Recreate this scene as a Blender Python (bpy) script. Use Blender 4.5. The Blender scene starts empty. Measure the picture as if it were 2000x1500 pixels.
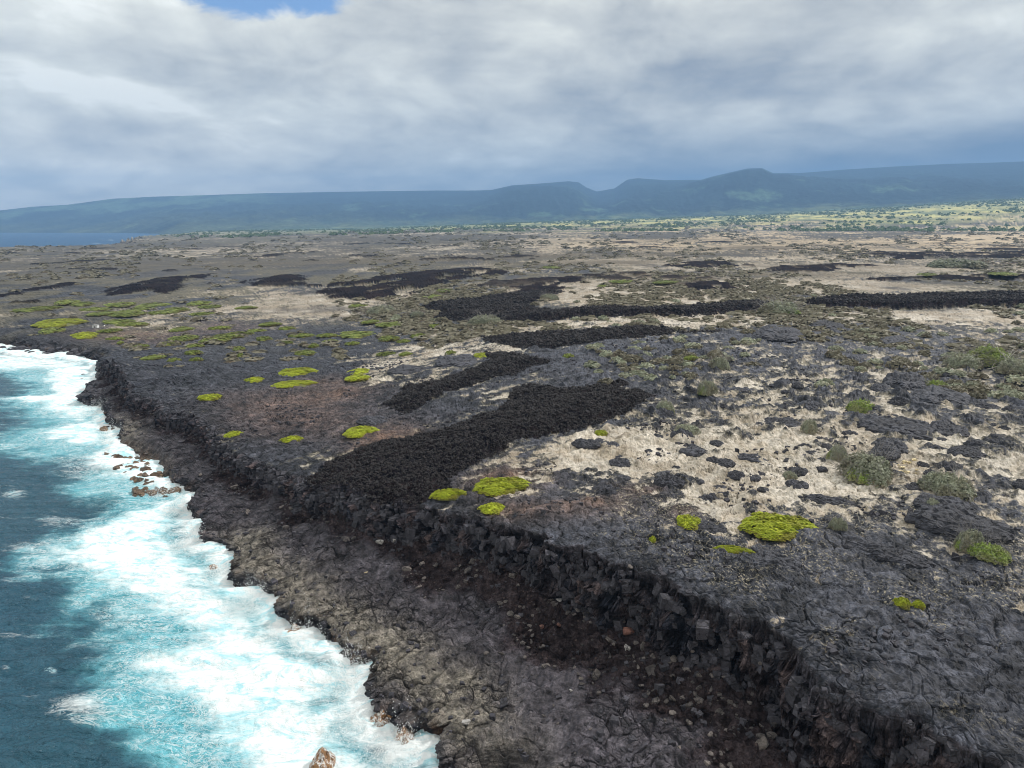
import bpy, math, random, time
import numpy as np
from mathutils import Vector
T0 = time.time()
SC = bpy.context.scene
COL = SC.collection
F4 = np.float32
# ---------------------------------------------------------------- camera constants
FPX, CX, CY, HZ, CAMH = 1376.0, 1000.0, 750.0, 448.0, 40.0
PITCH = math.atan((CY - HZ) / FPX)

def tolin(c):
    return tuple(((v/255.0)/12.92 if v/255.0 <= 0.04045 else ((v/255.0+0.055)/1.055)**2.4) for v in c)

# ---------------------------------------------------------------- numpy noise
_rs = np.random.RandomState(7)
_P = _rs.permutation(256).astype(np.int32)
_P = np.concatenate([_P, _P])
_ga = _rs.rand(256)*2*np.pi
_GX, _GY = np.cos(_ga).astype(F4), np.sin(_ga).astype(F4)
_RV = _rs.rand(256, 3).astype(F4)

def pn(x, y):
    xi = np.floor(x); yi = np.floor(y)
    fx = (x-xi).astype(F4); fy = (y-yi).astype(F4)
    xi = xi.astype(np.int32) & 255; yi = yi.astype(np.int32) & 255
    u = fx*fx*fx*(fx*(fx*6-15)+10); v = fy*fy*fy*(fy*(fy*6-15)+10)
    a = _P[xi]; b = _P[xi+1]
    def g(h, dx, dy): return _GX[h]*dx + _GY[h]*dy
    n00 = g(_P[a+yi], fx, fy); n10 = g(_P[b+yi], fx-1, fy)
    n01 = g(_P[a+yi+1], fx, fy-1); n11 = g(_P[b+yi+1], fx-1, fy-1)
    x0 = n00+u*(n10-n00); x1 = n01+u*(n11-n01)
    return (x0+v*(x1-x0))*1.5

def fbm(x, y, octv=4, gain=0.5, lac=2.07, seed=0.0, ridged=False):
    s = 0; a = 1.0; tot = 0
    c, sn = math.cos(0.6), math.sin(0.6)
    x = x+seed*17.3; y = y-seed*9.7
    for i in range(octv):
        n = pn(x, y)
        if ridged: n = 1-2*np.abs(n)
        s = s+a*n; tot += a; a *= gain
        x, y = (c*x-sn*y)*lac+3.1, (sn*x+c*y)*lac-1.7
    return (s/tot).astype(F4)

def worley(x, y, seed=0):
    """F1, F2 and a random value of the nearest cell"""
    xi = np.floor(x).astype(np.int32); yi = np.floor(y).astype(np.int32)
    f1 = np.full(x.shape, 9, F4); f2 = f1.copy(); cid = np.zeros(x.shape, np.int32)
    for dx in (-1, 0, 1):
        for dy in (-1, 0, 1):
            h = _P[(_P[(xi+dx+seed*31) & 255] + (yi+dy)) & 255]
            px = xi+dx+_RV[h, 0]; py = yi+dy+_RV[h, 1]
            d = np.sqrt((px-x)**2+(py-y)**2).astype(F4)
            nb = d < f1
            f2 = np.where(nb, f1, np.minimum(f2, d))
            cid = np.where(nb, h, cid)
            f1 = np.where(nb, d, f1)
    return f1, f2, _RV[cid, 2]

def ss(a, b, x):
    t = np.clip((x-a)/(b-a), 0, 1)
    return (t*t*(3-2*t)).astype(F4) if hasattr(t, 'astype') else t*t*(3-2*t)

def lerp(a, b, t): return a+(b-a)*t

# ---------------------------------------------------------------- plateau height, projection
_AZK = [-1.2, -0.62, -0.43, -0.20, 0.0, 0.33, 0.62, 1.2]
_R6K = [12, 16, 26, 44, 92, 150, 235, 280]
def plateau(X, Y):
    X = np.asarray(X, dtype=np.float64); Y = np.asarray(Y, dtype=np.float64)
    r = np.hypot(X, Y)+1e-6; az = np.arctan2(X, Y)
    leftz = 3.5+2.2*ss(215.0, 150.0, Y)
    far = np.maximum(Y-200, 0)
    near = lerp(leftz, 10.8, ss(0, 1, (X+48+0.6*far)/(66+1.0*far)))
    a = ss(-0.55, 0.0, az)
    z6 = np.interp(az, _AZK, _R6K)
    lr = np.log(r)
    k = [math.log(v) for v in (300, 1500, 2500, 6000)]
    r15 = 2+9*a; r25 = 6+20*a; r60 = z6-near
    rise = np.where(lr < k[1], r15*np.clip((lr-k[0])/(k[1]-k[0]), 0, 1)**2,
           np.where(lr < k[2], r15+(r25-r15)*(lr-k[1])/(k[2]-k[1]),
                    r25+(r60-r25)*np.clip((lr-k[2])/(k[3]-k[2]), 0, 1.6)**1.3))
    return near+rise

def ray(px, py):
    x = (px-CX)/FPX; z = -(py-CY)/FPX
    cp, sp = math.cos(PITCH), math.sin(PITCH)
    return x, cp+z*sp, z*cp-sp
def at(px, py, z=None):
    dx, dy, dz = ray(px, py)
    if z is not None:
        t = (z-CAMH)/dz; return (dx*t, dy*t)
    zz = 10.0
    for _ in range(25):
        t = (zz-CAMH)/min(dz, -1e-4); t = min(t, 9000)
        zz = 0.5*zz+0.5*float(plateau(dx*t, dy*t))
    return (dx*t, dy*t)
def poly(pts, z=None): return np.array([at(p[0], p[1], z) for p in pts])

def sdpoly(X, Y, P, margin=None):
    """signed distance, positive inside. Points further than margin from the bbox get -margin."""
    X = np.asarray(X, F4); Y = np.asarray(Y, F4)
    if margin is not None:
        out = np.full(X.shape, -margin, F4)
        m = (X > P[:, 0].min()-margin) & (X < P[:, 0].max()+margin) & (Y > P[:, 1].min()-margin) & (Y < P[:, 1].max()+margin)
        if m.any(): out[m] = sdpoly(X[m], Y[m], P)
        return np.maximum(out, -margin)
    res = np.empty(X.size, F4); Xf = X.ravel(); Yf = Y.ravel(); n = len(P)
    for s in range(0, X.size, 60000):
        x = Xf[s:s+60000]; y = Yf[s:s+60000]
        d = np.full(x.shape, 1e18, F4); ins = np.zeros(x.shape, bool)
        for i in range(n):
            ax, ay = P[i]; bx, by = P[(i+1) % n]
            ex, ey = bx-ax, by-ay
            wx, wy = x-F4(ax), y-F4(ay)
            t = np.clip((wx*F4(ex)+wy*F4(ey))/F4(ex*ex+ey*ey+1e-9), 0, 1)
            dx = wx-F4(ex)*t; dy = wy-F4(ey)*t
            d = np.minimum(d, dx*dx+dy*dy)
            if ay != by:
                c = (y >= min(ay, by)) & (y < max(ay, by))
                ins ^= c & (wx < F4((bx-ax)/(by-ay))*wy)
        res[s:s+60000] = np.where(ins, 1, -1)*np.sqrt(d)
    return res.reshape(X.shape)

# ---------------------------------------------------------------- traced outlines
COAST = ([at(*p, 0.0) for p in [(980, 1900), (850, 1500), (862, 1461), (796, 1458), (782, 1468), (757, 1433), (708, 1416),
    (712, 1353), (732, 1318), (705, 1325), (680, 1311), (665, 1300), (630, 1275), (602, 1250), (560, 1244), (539, 1213), (525, 1185),
    (500, 1167), (458, 1156), (447, 1139), (449, 1118), (439, 1098), (425, 1080), (402, 1076), (386, 1066), (386, 1045), (392, 1034),
    (378, 1020), (367, 1010), (366, 985), (372, 970), (335, 955), (305, 945), (270, 930), (246, 916), (224, 918), (203, 909), (206, 897),
    (224, 882), (228, 866), (230, 846), (206, 841), (204, 817), (200, 806), (203, 798), (175, 792), (150, 789), (166, 766), (188, 752), (183, 728),
    (185, 710), (157, 706), (105, 702), (63, 699), (21, 692), (0, 685), (-150, 660), (-400, 640)]]
    + [at(-700, 560), at(-300, 500), at(0, 482), at(100, 480), at(180, 478.5), at(250, 474)]
    + [at(275, 467, 0), at(375, 462, 0), at(380, 459.5, 0), (-1900, 7500), (9000, 7500), (9000, -300), (20, -60)])
COAST = np.array(COAST)
UPPER = np.array([at(*p) for p in [(-500, 615), (-200, 640), (0, 671), (60, 673), (130, 677), (180, 690), (188, 706), (205, 703), (243, 738), (262, 754), (264, 770),
    (300, 780), (315, 785), (325, 806), (345, 806), (380, 812), (420, 832), (432, 860), (470, 888), (520, 905), (560, 925), (591, 929),
    (605, 950), (668, 957), (724, 978), (745, 988), (808, 988), (864, 1002), (902, 1002), (941, 1013), (990, 1023), (1025, 1027), (1060, 1037),
    (1095, 1058), (1147, 1065), (1175, 1080), (1200, 1095), (1270, 1105), (1320, 1120), (1350, 1150), (1390, 1165), (1450, 1185), (1500, 1200),
    (1540, 1225), (1565, 1245), (1590, 1268), (1598, 1293), (1615, 1321), (1653, 1339), (1678, 1356), (1713, 1374), (1755, 1388), (1825, 1409),
    (1849, 1426), (1895, 1447), (1947, 1465), (2000, 1493), (2150, 1580), (2400, 1750)]] + [(60, -60), (9000, -300), (9000, 7500), (-3500, 7500), (-3500, 1500)])

AA = [  # clinker flows: outline, ragged amplitude (m), raise (m)
 ([(1215, 744), (1150, 762), (1100, 764), (1045, 757), (1005, 760), (990, 790), (960, 805), (900, 830), (840, 850), (780, 862), (720, 872), (680, 887), (640, 905),
   (612, 930), (590, 945), (605, 962), (660, 975), (740, 990), (800, 990), (850, 975), (885, 950), (883, 930), (930, 905), (980, 880), (1010, 862), (1080, 848),
   (1150, 835), (1200, 815), (1240, 800), (1278, 775), (1250, 768), (1195, 765), (1225, 750)], 1.0, 1.0),
 ([(752, 792), (776, 775), (787, 761), (815, 757), (850, 747), (885, 736), (902, 726), (930, 719), (955, 705), (948, 691), (990, 694), (1046, 701), (1070, 710),
   (1025, 719), (1007, 733), (955, 738), (920, 754), (867, 771), (836, 785), (797, 810), (776, 808)], 1.0, 1.0),
 ([(940, 661), (1000, 658), (1130, 648), (1240, 640), (1320, 644), (1310, 655), (1250, 660), (1180, 665), (1100, 676), (1060, 683), (1020, 682), (960, 668)], 1.4, 0.9),
 ([(1320, 648), (1410, 648), (1410, 651), (1330, 652)], 1.0, 0.5),
 ([(820, 601), (850, 595), (925, 587), (1000, 578), (1060, 571), (1100, 568), (1075, 580), (1050, 590), (1020, 602), (1100, 611), (1170, 605), (1260, 607),
   (1370, 602), (1415, 596), (1515, 595), (1500, 605), (1450, 612), (1350, 620), (1250, 617), (1150, 622), (1050, 630), (960, 630), (900, 629), (845, 623), (862, 612), (830, 606)], 2.0, 2.0),
 ([(1560, 596), (1600, 588), (1700, 583), (1800, 582), (1950, 578), (2150, 570), (2400, 565), (2400, 598), (2150, 602), (2000, 602), (1900, 600), (1800, 604), (1700, 605), (1600, 602)], 1.5, 2.4),
 ([(640, 555), (680, 551), (740, 541), (780, 536), (820, 532), (870, 527), (930, 525), (1000, 527), (990, 535), (900, 545), (860, 555), (830, 565), (800, 578), (720, 586), (650, 583), (622, 573)], 5, 1.9),
 ([(200, 570), (240, 556), (300, 546), (360, 540), (400, 536), (420, 533), (400, 543), (350, 552), (360, 560), (330, 574), (280, 570), (240, 575), (210, 577)], 5, 1.9),
 ([(465, 551), (500, 545), (540, 538), (600, 539), (610, 545), (560, 554), (500, 557)], 5, 1.9),
 ([(-60, 588), (0, 575), (80, 560), (130, 551), (160, 552), (130, 560), (60, 570), (0, 582)], 3, .8),
 ([(1325, 560), (1360, 553), (1440, 550), (1460, 555), (1430, 565), (1370, 568), (1340, 563)], 3, 1.9),
 ([(1290, 517), (1340, 512), (1420, 509), (1440, 519), (1360, 524), (1320, 523)], 6, 1.9),
 ([(1500, 522), (1640, 515), (1720, 518), (1620, 529), (1520, 532)], 8, 1.6),
 ([(1180, 545), (1110, 540), (1060, 546), (1000, 545), (1040, 551), (1120, 550)], 5, 1.4),
 ([(1000, 562), (1060, 556), (1110, 562), (1060, 575), (1000, 580)], 5, 1.4),
 ([(1700, 501), (1780, 495), (2000, 491), (2300, 487), (2300, 500), (1900, 505), (1750, 506)], 10, 1.9),
 ([(1690, 545), (1850, 540), (2000, 538), (2300, 536), (2300, 546), (1900, 548), (1720, 549)], 4, 1.9),
 ([(1060, 560), (1100, 552), (1080, 563), (1050, 571)], 3, .6),
]
AAP = [(poly(p), amp, up) for p, amp, up in AA]

# soft regional blobs: (px, py, rx, ry (pixels), weight) for bare ash-sand
SAND = [(1150, 890, 130, 45, .9), (1290, 880, 190, 35, .7), (1440, 900, 210, 60, 1.0), (1500, 960, 130, 40, .8), (1430, 1010, 90, 35, .8), (1650, 960, 190, 60, .6), (1800, 900, 240, 80, .5),
        (1920, 970, 140, 70, .4), (1900, 860, 200, 70, .15), (1600, 850, 200, 50, .35), (1850, 1070, 130, 30, .25), (980, 960, 60, 22, .75), (1000, 900, 70, 25, .25),
        (1250, 860, 120, 20, .5), (720, 745, 75, 18, .9), (760, 715, 110, 24, .75), (870, 690, 140, 22, .8), (1010, 680, 60, 12, .6), (870, 745, 80, 10, .9), (990, 780, 60, 12, .9),
        (900, 772, 90, 8, .7), (690, 895, 60, 10, .6), (760, 865, 70, 8, .8), (610, 735, 60, 10, .5), (450, 620, 260, 22, .8), (280, 640, 140, 12, .6), (640, 600, 230, 20, .8), (620, 570, 170, 14, .3),
        (1150, 585, 260, 14, 1.0), (1350, 575, 240, 14, .9), (1620, 565, 240, 12, .6), (1250, 630, 320, 12, .8), (1700, 618, 380, 10, .7), (1900, 640, 260, 30, .15), (1000, 645, 140, 10, .5),
        (1500, 520, 500, 14, .35), (1850, 470, 360, 7, 1.3), (1480, 482, 240, 4, 1.1), (1150, 470, 260, 3, .8), (1700, 488, 300, 3, .8), (900, 482, 500, 5, .45), (330, 490, 400, 4, .6), (1300, 505, 240, 8, .3), (1900, 525, 250, 9, .4),
        (1500, 700, 260, 22, -.12), (1750, 700, 300, 40, -.12), (1500, 790, 300, 40, -.02), (1300, 820, 60, 20, .3), (820, 800, 40, 6, .5), (770, 610, 60, 12, .5), (550, 500, 400, 10, .2)]
# where the pahoehoe is nearly bare (negative weight)
BARE = [(1050, 985, 130, 35, -.5), (1300, 1080, 330, 55, -.7), (1700, 1200, 420, 130, -.6), (1900, 1400, 420, 130, -.8), (560, 800, 230, 90, -.9), (400, 720, 220, 60, -1.1), (1150, 720, 160, 40, -.55),
        (1600, 652, 300, 18, -.62), (1330, 690, 200, 30, -.3), (120, 545, 300, 35, -.9), (500, 520, 500, 12, -.4), (1180, 690, 130, 40, -.4), (50, 640, 120, 40, -.7), (240, 640, 100, 20, .0),
        (860, 800, 70, 15, -.4), (700, 540, 300, 12, -.2), (1050, 500, 350, 7, -.25), (700, 650, 220, 22, -.4), (1040, 700, 90, 15, -.3)]
SCRB = [(1500, 485, 320, 5, .9), (1420, 537, 420, 8, .9), (1150, 514, 220, 6, .9), (1250, 498, 320, 5, .7), (1700, 478, 260, 4, .8), (1880, 556, 220, 6, .5), (300, 470, 320, 4, .7), (600, 512, 300, 6, .5), (1650, 520, 300, 6, .6), (900, 505, 260, 5, .6), (1250, 470, 500, 4, .6), (1900, 478, 150, 3, -.3)]
RUST = [(760, 870, 80, 35, .9), (520, 790, 120, 30, .4), (660, 770, 90, 20, .5), (600, 830, 140, 30, .4), (985, 940, 75, 30, .9), (1250, 960, 60, 16, .5), (1160, 985, 60, 12, .5), (1000, 1000, 60, 15, .5), (250, 655, 120, 14, .7),
        (1345, 1005, 50, 15, .5), (430, 640, 90, 15, .4), (640, 745, 60, 10, .4), (1120, 1000, 140, 20, .35), (1430, 870, 60, 10, .3)]
TAN = [(235, 825, 45, 28, .8), (275, 890, 60, 25, .5), (480, 1070, 60, 45, 1.), (560, 1130, 90, 50, 1.), (650, 1190, 100, 45, 1.), (760, 1250, 110, 45, 1.), (880, 1310, 100, 50, 1.), (900, 1370, 80, 40, .8),
       (470, 1030, 70, 25, .5), (1000, 1420, 140, 40, .45), (1050, 1480, 120, 30, .7), (700, 1230, 80, 30, .6)]
def blobs(X, Y, lst, zz=None):
    s = np.zeros(X.shape, F4)
    for px, py, rx, ry, w in lst:
        cx, cy = at(px, py, zz); ex, _ = at(px+rx, py, zz); _, y0 = at(px, min(py+ry, 1490), zz); y1 = at(px, max(py-ry, 452), zz)[1]
        ax = abs(ex-cx)+1e-3; yc = (y0+y1)/2; ay = abs(y1-y0)/2+1e-3
        # axes follow the view of the far plain closely enough: x across, y away
        q = ((X-cx-(Y-yc)*cx/cy)/ax)**2+((Y-yc)/ay)**2
        s += (w*np.exp(-q*1.1)).astype(F4)
    return s

# ---------------------------------------------------------------- the ground's height and make-up
BEACH = poly([(196, 912), (224, 868), (300, 896), (322, 925), (345, 950), (375, 968), (366, 985), (300, 975), (240, 935)], 0.6)
PIT = [at(985, 1462, 3.0), at(930, 1420, 3)]
def ground(X, Y, full=True, fine=None):
    """height; with full also masks. fine = local lateral spacing of samples"""
    X = np.asarray(X, np.float64); Y = np.asarray(Y, np.float64)
    r = np.hypot(X, Y)
    near = r < 420
    plat = plateau(X, Y).astype(F4)
    dc = sdpoly(X, Y, COAST); du = sdpoly(X, Y, UPPER)
    sc = np.clip(r/200.0, 1, 12).astype(F4)
    wob = fbm(X*0.11, Y*0.11, 3, seed=1)*1.4+fbm(X*0.5, Y*0.5, 3, seed=2)*0.7
    dcn = dc+wob*sc*0.8+fbm(X*.03, Y*.03, 3, seed=5)*np.maximum(sc-1, 0)*8
    rid = fbm(X*0.33, Y*0.33, 4, seed=3, ridged=True)
    flute = fbm(X*1.7, Y*1.7, 3, seed=4, gain=.6)
    bigx = ss(-10, 18, X)*ss(115, 70, Y)
    dun = du+wob*0.9*np.minimum(sc, 2)+rid*(.45+.55*bigx)+flute*(.15+.4*bigx)
    stepn = fbm(X*.45, Y*.45, 3, seed=14)
    # lower shelf rises gently from the sea to the foot of the scarp
    rt = ss(-5, 25, X)*ss(110, 80, Y)
    t = np.maximum(-dun, 0)
    big = ss(-32, 22, X)*ss(115, 70, Y)
    S = 1.9+3.8*big+1.5*fbm(X*.07, Y*.07, 3, seed=8)+.8*fbm(X*.3, Y*.3, 2, seed=9)
    fr = np.clip(np.maximum(dc, 0)/(np.maximum(dc, 0)+t+.01), 0, 1)
    tl = 3.2+4.6*ss(-25, 5, X)
    g = .45*fr+.55*fr**2.2
    ledge = 2.0+(np.maximum(plat-S, 2.8)-2.0)*g+fbm(X*.12, Y*.12, 3, seed=6)*0.6
    d1 = .40+.30*np.clip(stepn*1.5, -1, 1)
    drop = d1*ss(0, 0.35, t)+(1-d1)*ss(.7, 1.5, t+.9*stepn)
    plat = plat-(0.5*np.exp(-np.maximum(dun, 0)/1.5)*rt).astype(F4)
    pxx, pyy = at(212, 704, 8.0)
    plat = plat+(3.2*np.exp(-((X-pxx)/5.5)**2-((Y-pyy)/7.)**2)+1.6*np.exp(-((X-pxx-9)/9)**2-((Y-pyy+9)/8.)**2)).astype(F4)
    led = np.minimum(ledge, plat-0.3)
    h = np.where(dun > 0, plat, plat-(plat-led)*drop)
    bc = sdpoly(X, Y, BEACH, 12.)
    beach = ss(-1.5, 2.0, bc+wob)
    h = lerp(h, -0.55+0.5*fbm(X*.4, Y*.4, 3, seed=9), beach)
    bx, by = at(60, 690, 0)
    wide = np.exp(-(((X-bx)/55)**2+((Y-by)/25)**2))
    w = 1.1+10*wide
    p = ss(0, 1, (dcn+0.4)/(w+.4))
    h = -3+(h+3)*p
    # cave-like notch and blocks at the near corner
    px_, py_ = at(985, 1466, 3.0)
    q = ((X-px_)/3.0)**2+((Y-py_)/1.1)**2
    h = h-2.6*np.exp(-q*1.2)*ss(40, 60, 60+0*X)
    if not full: return h
    land = ss(0.0, 1.0, dcn)
    # masks
    aa = np.zeros(X.shape, F4); up = np.zeros(X.shape, F4)
    for P, amp, rise in AAP:
        d = sdpoly(X, Y, P, 30.+amp*2)
        d = d+amp*(fbm(X*0.35/amp, Y*0.35/amp, 4, seed=11, gain=.68)*1.9)+.7*fbm(X*1.3, Y*1.3, 3, seed=16)
        m = ss(-0.25, 0.35, d/min(amp, 1.5))
        if amp >= 3:
            m = m*ss(-.22, -.10, fbm(X*.05, Y*.03, 4, seed=12))
        aa = np.maximum(aa, m); up = np.maximum(up, rise*ss(-0.3, 1.6+amp*2.2, d)*m)
    q = fbm(X/95., Y/150., 5, seed=15, gain=.6)
    m2 = ss(.26, .31, q)*ss(300, 420, r)*ss(1900, 1300, r)*ss(4, 30, dc)
    aa = np.maximum(aa, m2*.9); up = np.maximum(up, 1.2*m2)
    tal = ss(0.6, 1.8, t)*ss(tl+1.5, tl-1.5, t+6.0*fbm(X*.15, Y*.15, 4, seed=13))*(1-beach)
    tal = np.maximum(tal, wide*ss(9, 5, dcn)*(du < 3))
    cliff = ss(0.0, 0.25, t)*ss(2.0, 1.2, t)
    seacl = ss(w*1.0+.5, w*.6, dcn)
    return h, dict(dc=dc, dcn=dcn, dun=dun, aa=aa, up=up, tal=tal, cliff=cliff, seacl=seacl, beach=beach, rt=rt, land=land, r=r, upper=ss(-.2, .3, dun), t=t)

def detail(X, Y, h, M, sp):
    """adds small relief; sp = lateral sample spacing"""
    def oct(fr, amp, seed, ridged=False, o=1):
        f = np.clip(1.6-(sp*fr)*2.2, 0, 1)
        return amp*f*fbm(X*fr, Y*fr, o, seed=seed, ridged=ridged)
    aa, up, tal = M['aa'], M['up'], M['tal']
    smooth = 1-np.maximum(aa, tal)
    far = np.clip(M['r']/250.0, .6, 2.5).astype(F4)
    h0 = h
    hum = np.maximum(fbm(X*.22, Y*.22, 4, seed=31, gain=.55)-.08, 0)*2.4*ss(-20, 30, X)*ss(60, 90, Y)*(.18+.82*ss(330, 140, M['r']))*M['upper']*(1-aa)*ss(0, 6, M['dun'])
    h = h+hum
    roll = fbm(X*.035, Y*.05, 3, seed=20)*0.7*np.minimum(far, 1.3) + np.maximum(fbm(X*.16, Y*.16, 3, seed=21), 0)**1.3*1.3*(.15+.85*ss(330, 140, M['r']))*M['upper']*(1-aa)
    h = h+roll*M['land']*ss(0.5, 5, np.abs(M['dun'])+3*M['upper'])*np.where(M['upper'] > .5, ss(0, 4, M['dun'])+.2, .25)
    h = h+up
    # clinker: spiky blocks
    blk = oct(1.1, .14, 22)+oct(.33, .35, 25)+oct(.6, .26, 38, True)
    k1, k2, kv = worley(X*2.1, Y*2.1, 7); blk = blk+np.clip(1.6-sp*3, 0, 1)*((kv-.5)*.22*ss(0, .3, k2-k1)-.12*ss(.12, 0, k2-k1))
    h = h+blk*aa
    f1, f2, cv = worley(X*1.5, Y*1.5, 1)
    chip = (cv-0.4)*ss(0.0, .3, f2-f1)*np.clip(1.6-sp*3, 0, 1)
    f1b, f2b, cvb = worley(X*.7+5, Y*.7, 2)
    chipb = np.maximum(cvb-.55, 0)*ss(0.0, .35, f2b-f1b)
    h = h+np.clip(1.6-sp, 0, 1)*tal*(chip*.55+chipb*1.0+oct(3.5, .12, 26))
    # pahoehoe: ropy swells and cracks
    wx = fbm(X*.25, Y*.25, 3, seed=27)*2.2; wy = fbm(X*.25, Y*.25, 3, seed=28)*2.2
    g1, g2, gv = worley((X+wx)*.42, (Y+wy)*.42, 3)
    crack = ss(.10, 0.0, g2-g1)
    g1s, g2s, gs = worley((X+wx)*1.25, (Y+wy)*1.25, 4)
    crk2 = ss(.10, 0.0, g2s-g1s)
    rope = np.sin((X*.8+Y*.6+wx*2.5)*3.2)*.03*np.clip(1.5-sp*4, 0, 1)
    nearf = np.clip(1.6-sp*3.0, 0, 1)
    pf = np.clip(1-.5*M['upper']+1.2*ss(.12, .35, fbm(X*.07, Y*.07, 2, seed=33))*M['upper'], 0, 1)
    pf = pf*np.where(M['upper'] > .5, 1., ss(-.35, .3, fbm(X*.13, Y*.13, 3, seed=37))*.75+.25)
    pl = np.clip(1.7-sp*.8, 0, 1)
    h = h+smooth*(pf*pl*((gv-.5)*.45*ss(0, .3, g2-g1)-crack*.35+nearf*((gs-.5)*.10-crk2*.12))+rope*nearf*(1-M['upper'])+(1-pf)*(oct(.55, .24, 34, True)+oct(1.6, .10, 35, True))+oct(1.3, .16, 29)+oct(3.1, .08, 30))*M['land']
    crack = crack*pf
    return h, dict(rel=h-h0-up, hum=hum, plate=gv, plate2=gs, crack=crack, crk2=crk2, chip=cv)

# ---------------------------------------------------------------- mesh helpers
def grid_mesh(name, V, nr, nc, keep=None, attrs=None, smooth=False, mat=None):
    me = bpy.data.meshes.new(name)
    me.vertices.add(nr*nc); me.vertices.foreach_set('co', V.astype(F4).ravel())
    i = np.arange((nr-1)*(nc-1)); rr = i//(nc-1); cc = i % (nc-1)
    a = rr*nc+cc
    q = np.stack([a, a+1, a+nc+1, a+nc], 1)
    if keep is not None: q = q[keep.ravel()[q].any(1)]
    n = len(q)
    me.loops.add(n*4); me.loops.foreach_set('vertex_index', q.ravel().astype(np.int32))
    me.polygons.add(n); me.polygons.foreach_set('loop_start', np.arange(0, n*4, 4, dtype=np.int32))
    me.update(calc_edges=True)
    me.polygons.foreach_set('use_smooth', np.full(n, smooth))
    for k, v in (attrs or {}).items():
        at_ = me.attributes.new(k, 'FLOAT_COLOR', 'POINT')
        c = np.ones((nr*nc, 4), F4); c[:, :v.shape[-1]] = v.reshape(-1, v.shape[-1])
        at_.data.foreach_set('color', c.ravel())
    if mat: me.materials.append(mat)
    o = bpy.data.objects.new(name, me); COL.objects.link(o)
    return o

def tri_mesh(name, V, Fc, mat=None, smooth=False, mats=None):
    me = bpy.data.meshes.new(name)
    V = np.asarray(V, F4); Fc = np.asarray(Fc, np.int32); k = Fc.shape[1]
    me.vertices.add(len(V)); me.vertices.foreach_set('co', V.ravel())
    me.loops.add(Fc.size); me.loops.foreach_set('vertex_index', Fc.ravel())
    me.polygons.add(len(Fc)); me.polygons.foreach_set('loop_start', np.arange(0, Fc.size, k, dtype=np.int32))
    me.update(calc_edges=True)
    me.polygons.foreach_set('use_smooth', np.full(len(Fc), smooth))
    if mat: me.materials.append(mat)
    return me

# ---------------------------------------------------------------- node helper
class NT:
    def __init__(s, tree): s.t = tree; tree.nodes.clear()
    def n(s, typ, ins=None, **props):
        nd = s.t.nodes.new(typ)
        for k, v in props.items(): setattr(nd, k, v)
        for k, v in (ins or {}).items():
            sock = nd.inputs[k]
            if isinstance(v, bpy.types.NodeSocket): s.t.links.new(v, sock)
            else: sock.default_value = v
        return nd
    def m(s, op, a, b=None, c=None, clamp=False):
        ins = {0: a}
        if b is not None: ins[1] = b
        if c is not None: ins[2] = c
        return s.n('ShaderNodeMath', ins, operation=op, use_clamp=clamp).outputs[0]
    def vm(s, op, a, b=None):
        ins = {0: a}
        if b is not None: ins[1] = b
        return s.n('ShaderNodeVectorMath', ins, operation=op).outputs[0]
    def mr(s, v, a, b, c=0., d=1., smooth=True):
        return s.n('ShaderNodeMapRange', {0: v, 1: a, 2: b, 3: c, 4: d}, interpolation_type='SMOOTHSTEP' if smooth else 'LINEAR').outputs[0]
    def mix(s, f, a, b, bt='MIX'):
        nd = s.n('ShaderNodeMix', data_type='RGBA', blend_type=bt)
        for k, v in ((0, f), (6, a), (7, b)):
            if isinstance(v, bpy.types.NodeSocket): s.t.links.new(v, nd.inputs[k])
            elif k == 0: nd.inputs[0].default_value = v
            else: nd.inputs[k].default_value = (*v[:3], 1)
        return nd.outputs[2]
    def noise(s, vec, scale, detail=4, rough=.55, dist=0., w=None):
        nd = s.n('ShaderNodeTexNoise', {'Vector': vec, 'Scale': scale, 'Detail': detail, 'Roughness': rough, 'Distortion': dist})
        return nd.outputs[0]
    def vor(s, vec, scale, feature='F1', rnd=1., out=0):
        nd = s.n('ShaderNodeTexVoronoi', {'Vector': vec, 'Scale': scale, 'Randomness': rnd}, feature=feature)
        return nd.outputs[out]
def mat_new(name):
    m = bpy.data.materials.new(name); m.use_nodes = True
    return m, NT(m.node_tree)
def finish(nt, shader, disp=None, vol=None):
    o = nt.n('ShaderNodeOutputMaterial')
    if shader is not None: nt.t.links.new(shader, o.inputs['Surface'])
    if vol is not None: nt.t.links.new(vol, o.inputs['Volume'])

def tag(o, label=None, cat=None, group=None, kind=None):
    if label: o['label'] = label
    if cat: o['category'] = cat
    if group: o['group'] = group
    if kind: o['kind'] = kind
    return o
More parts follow.
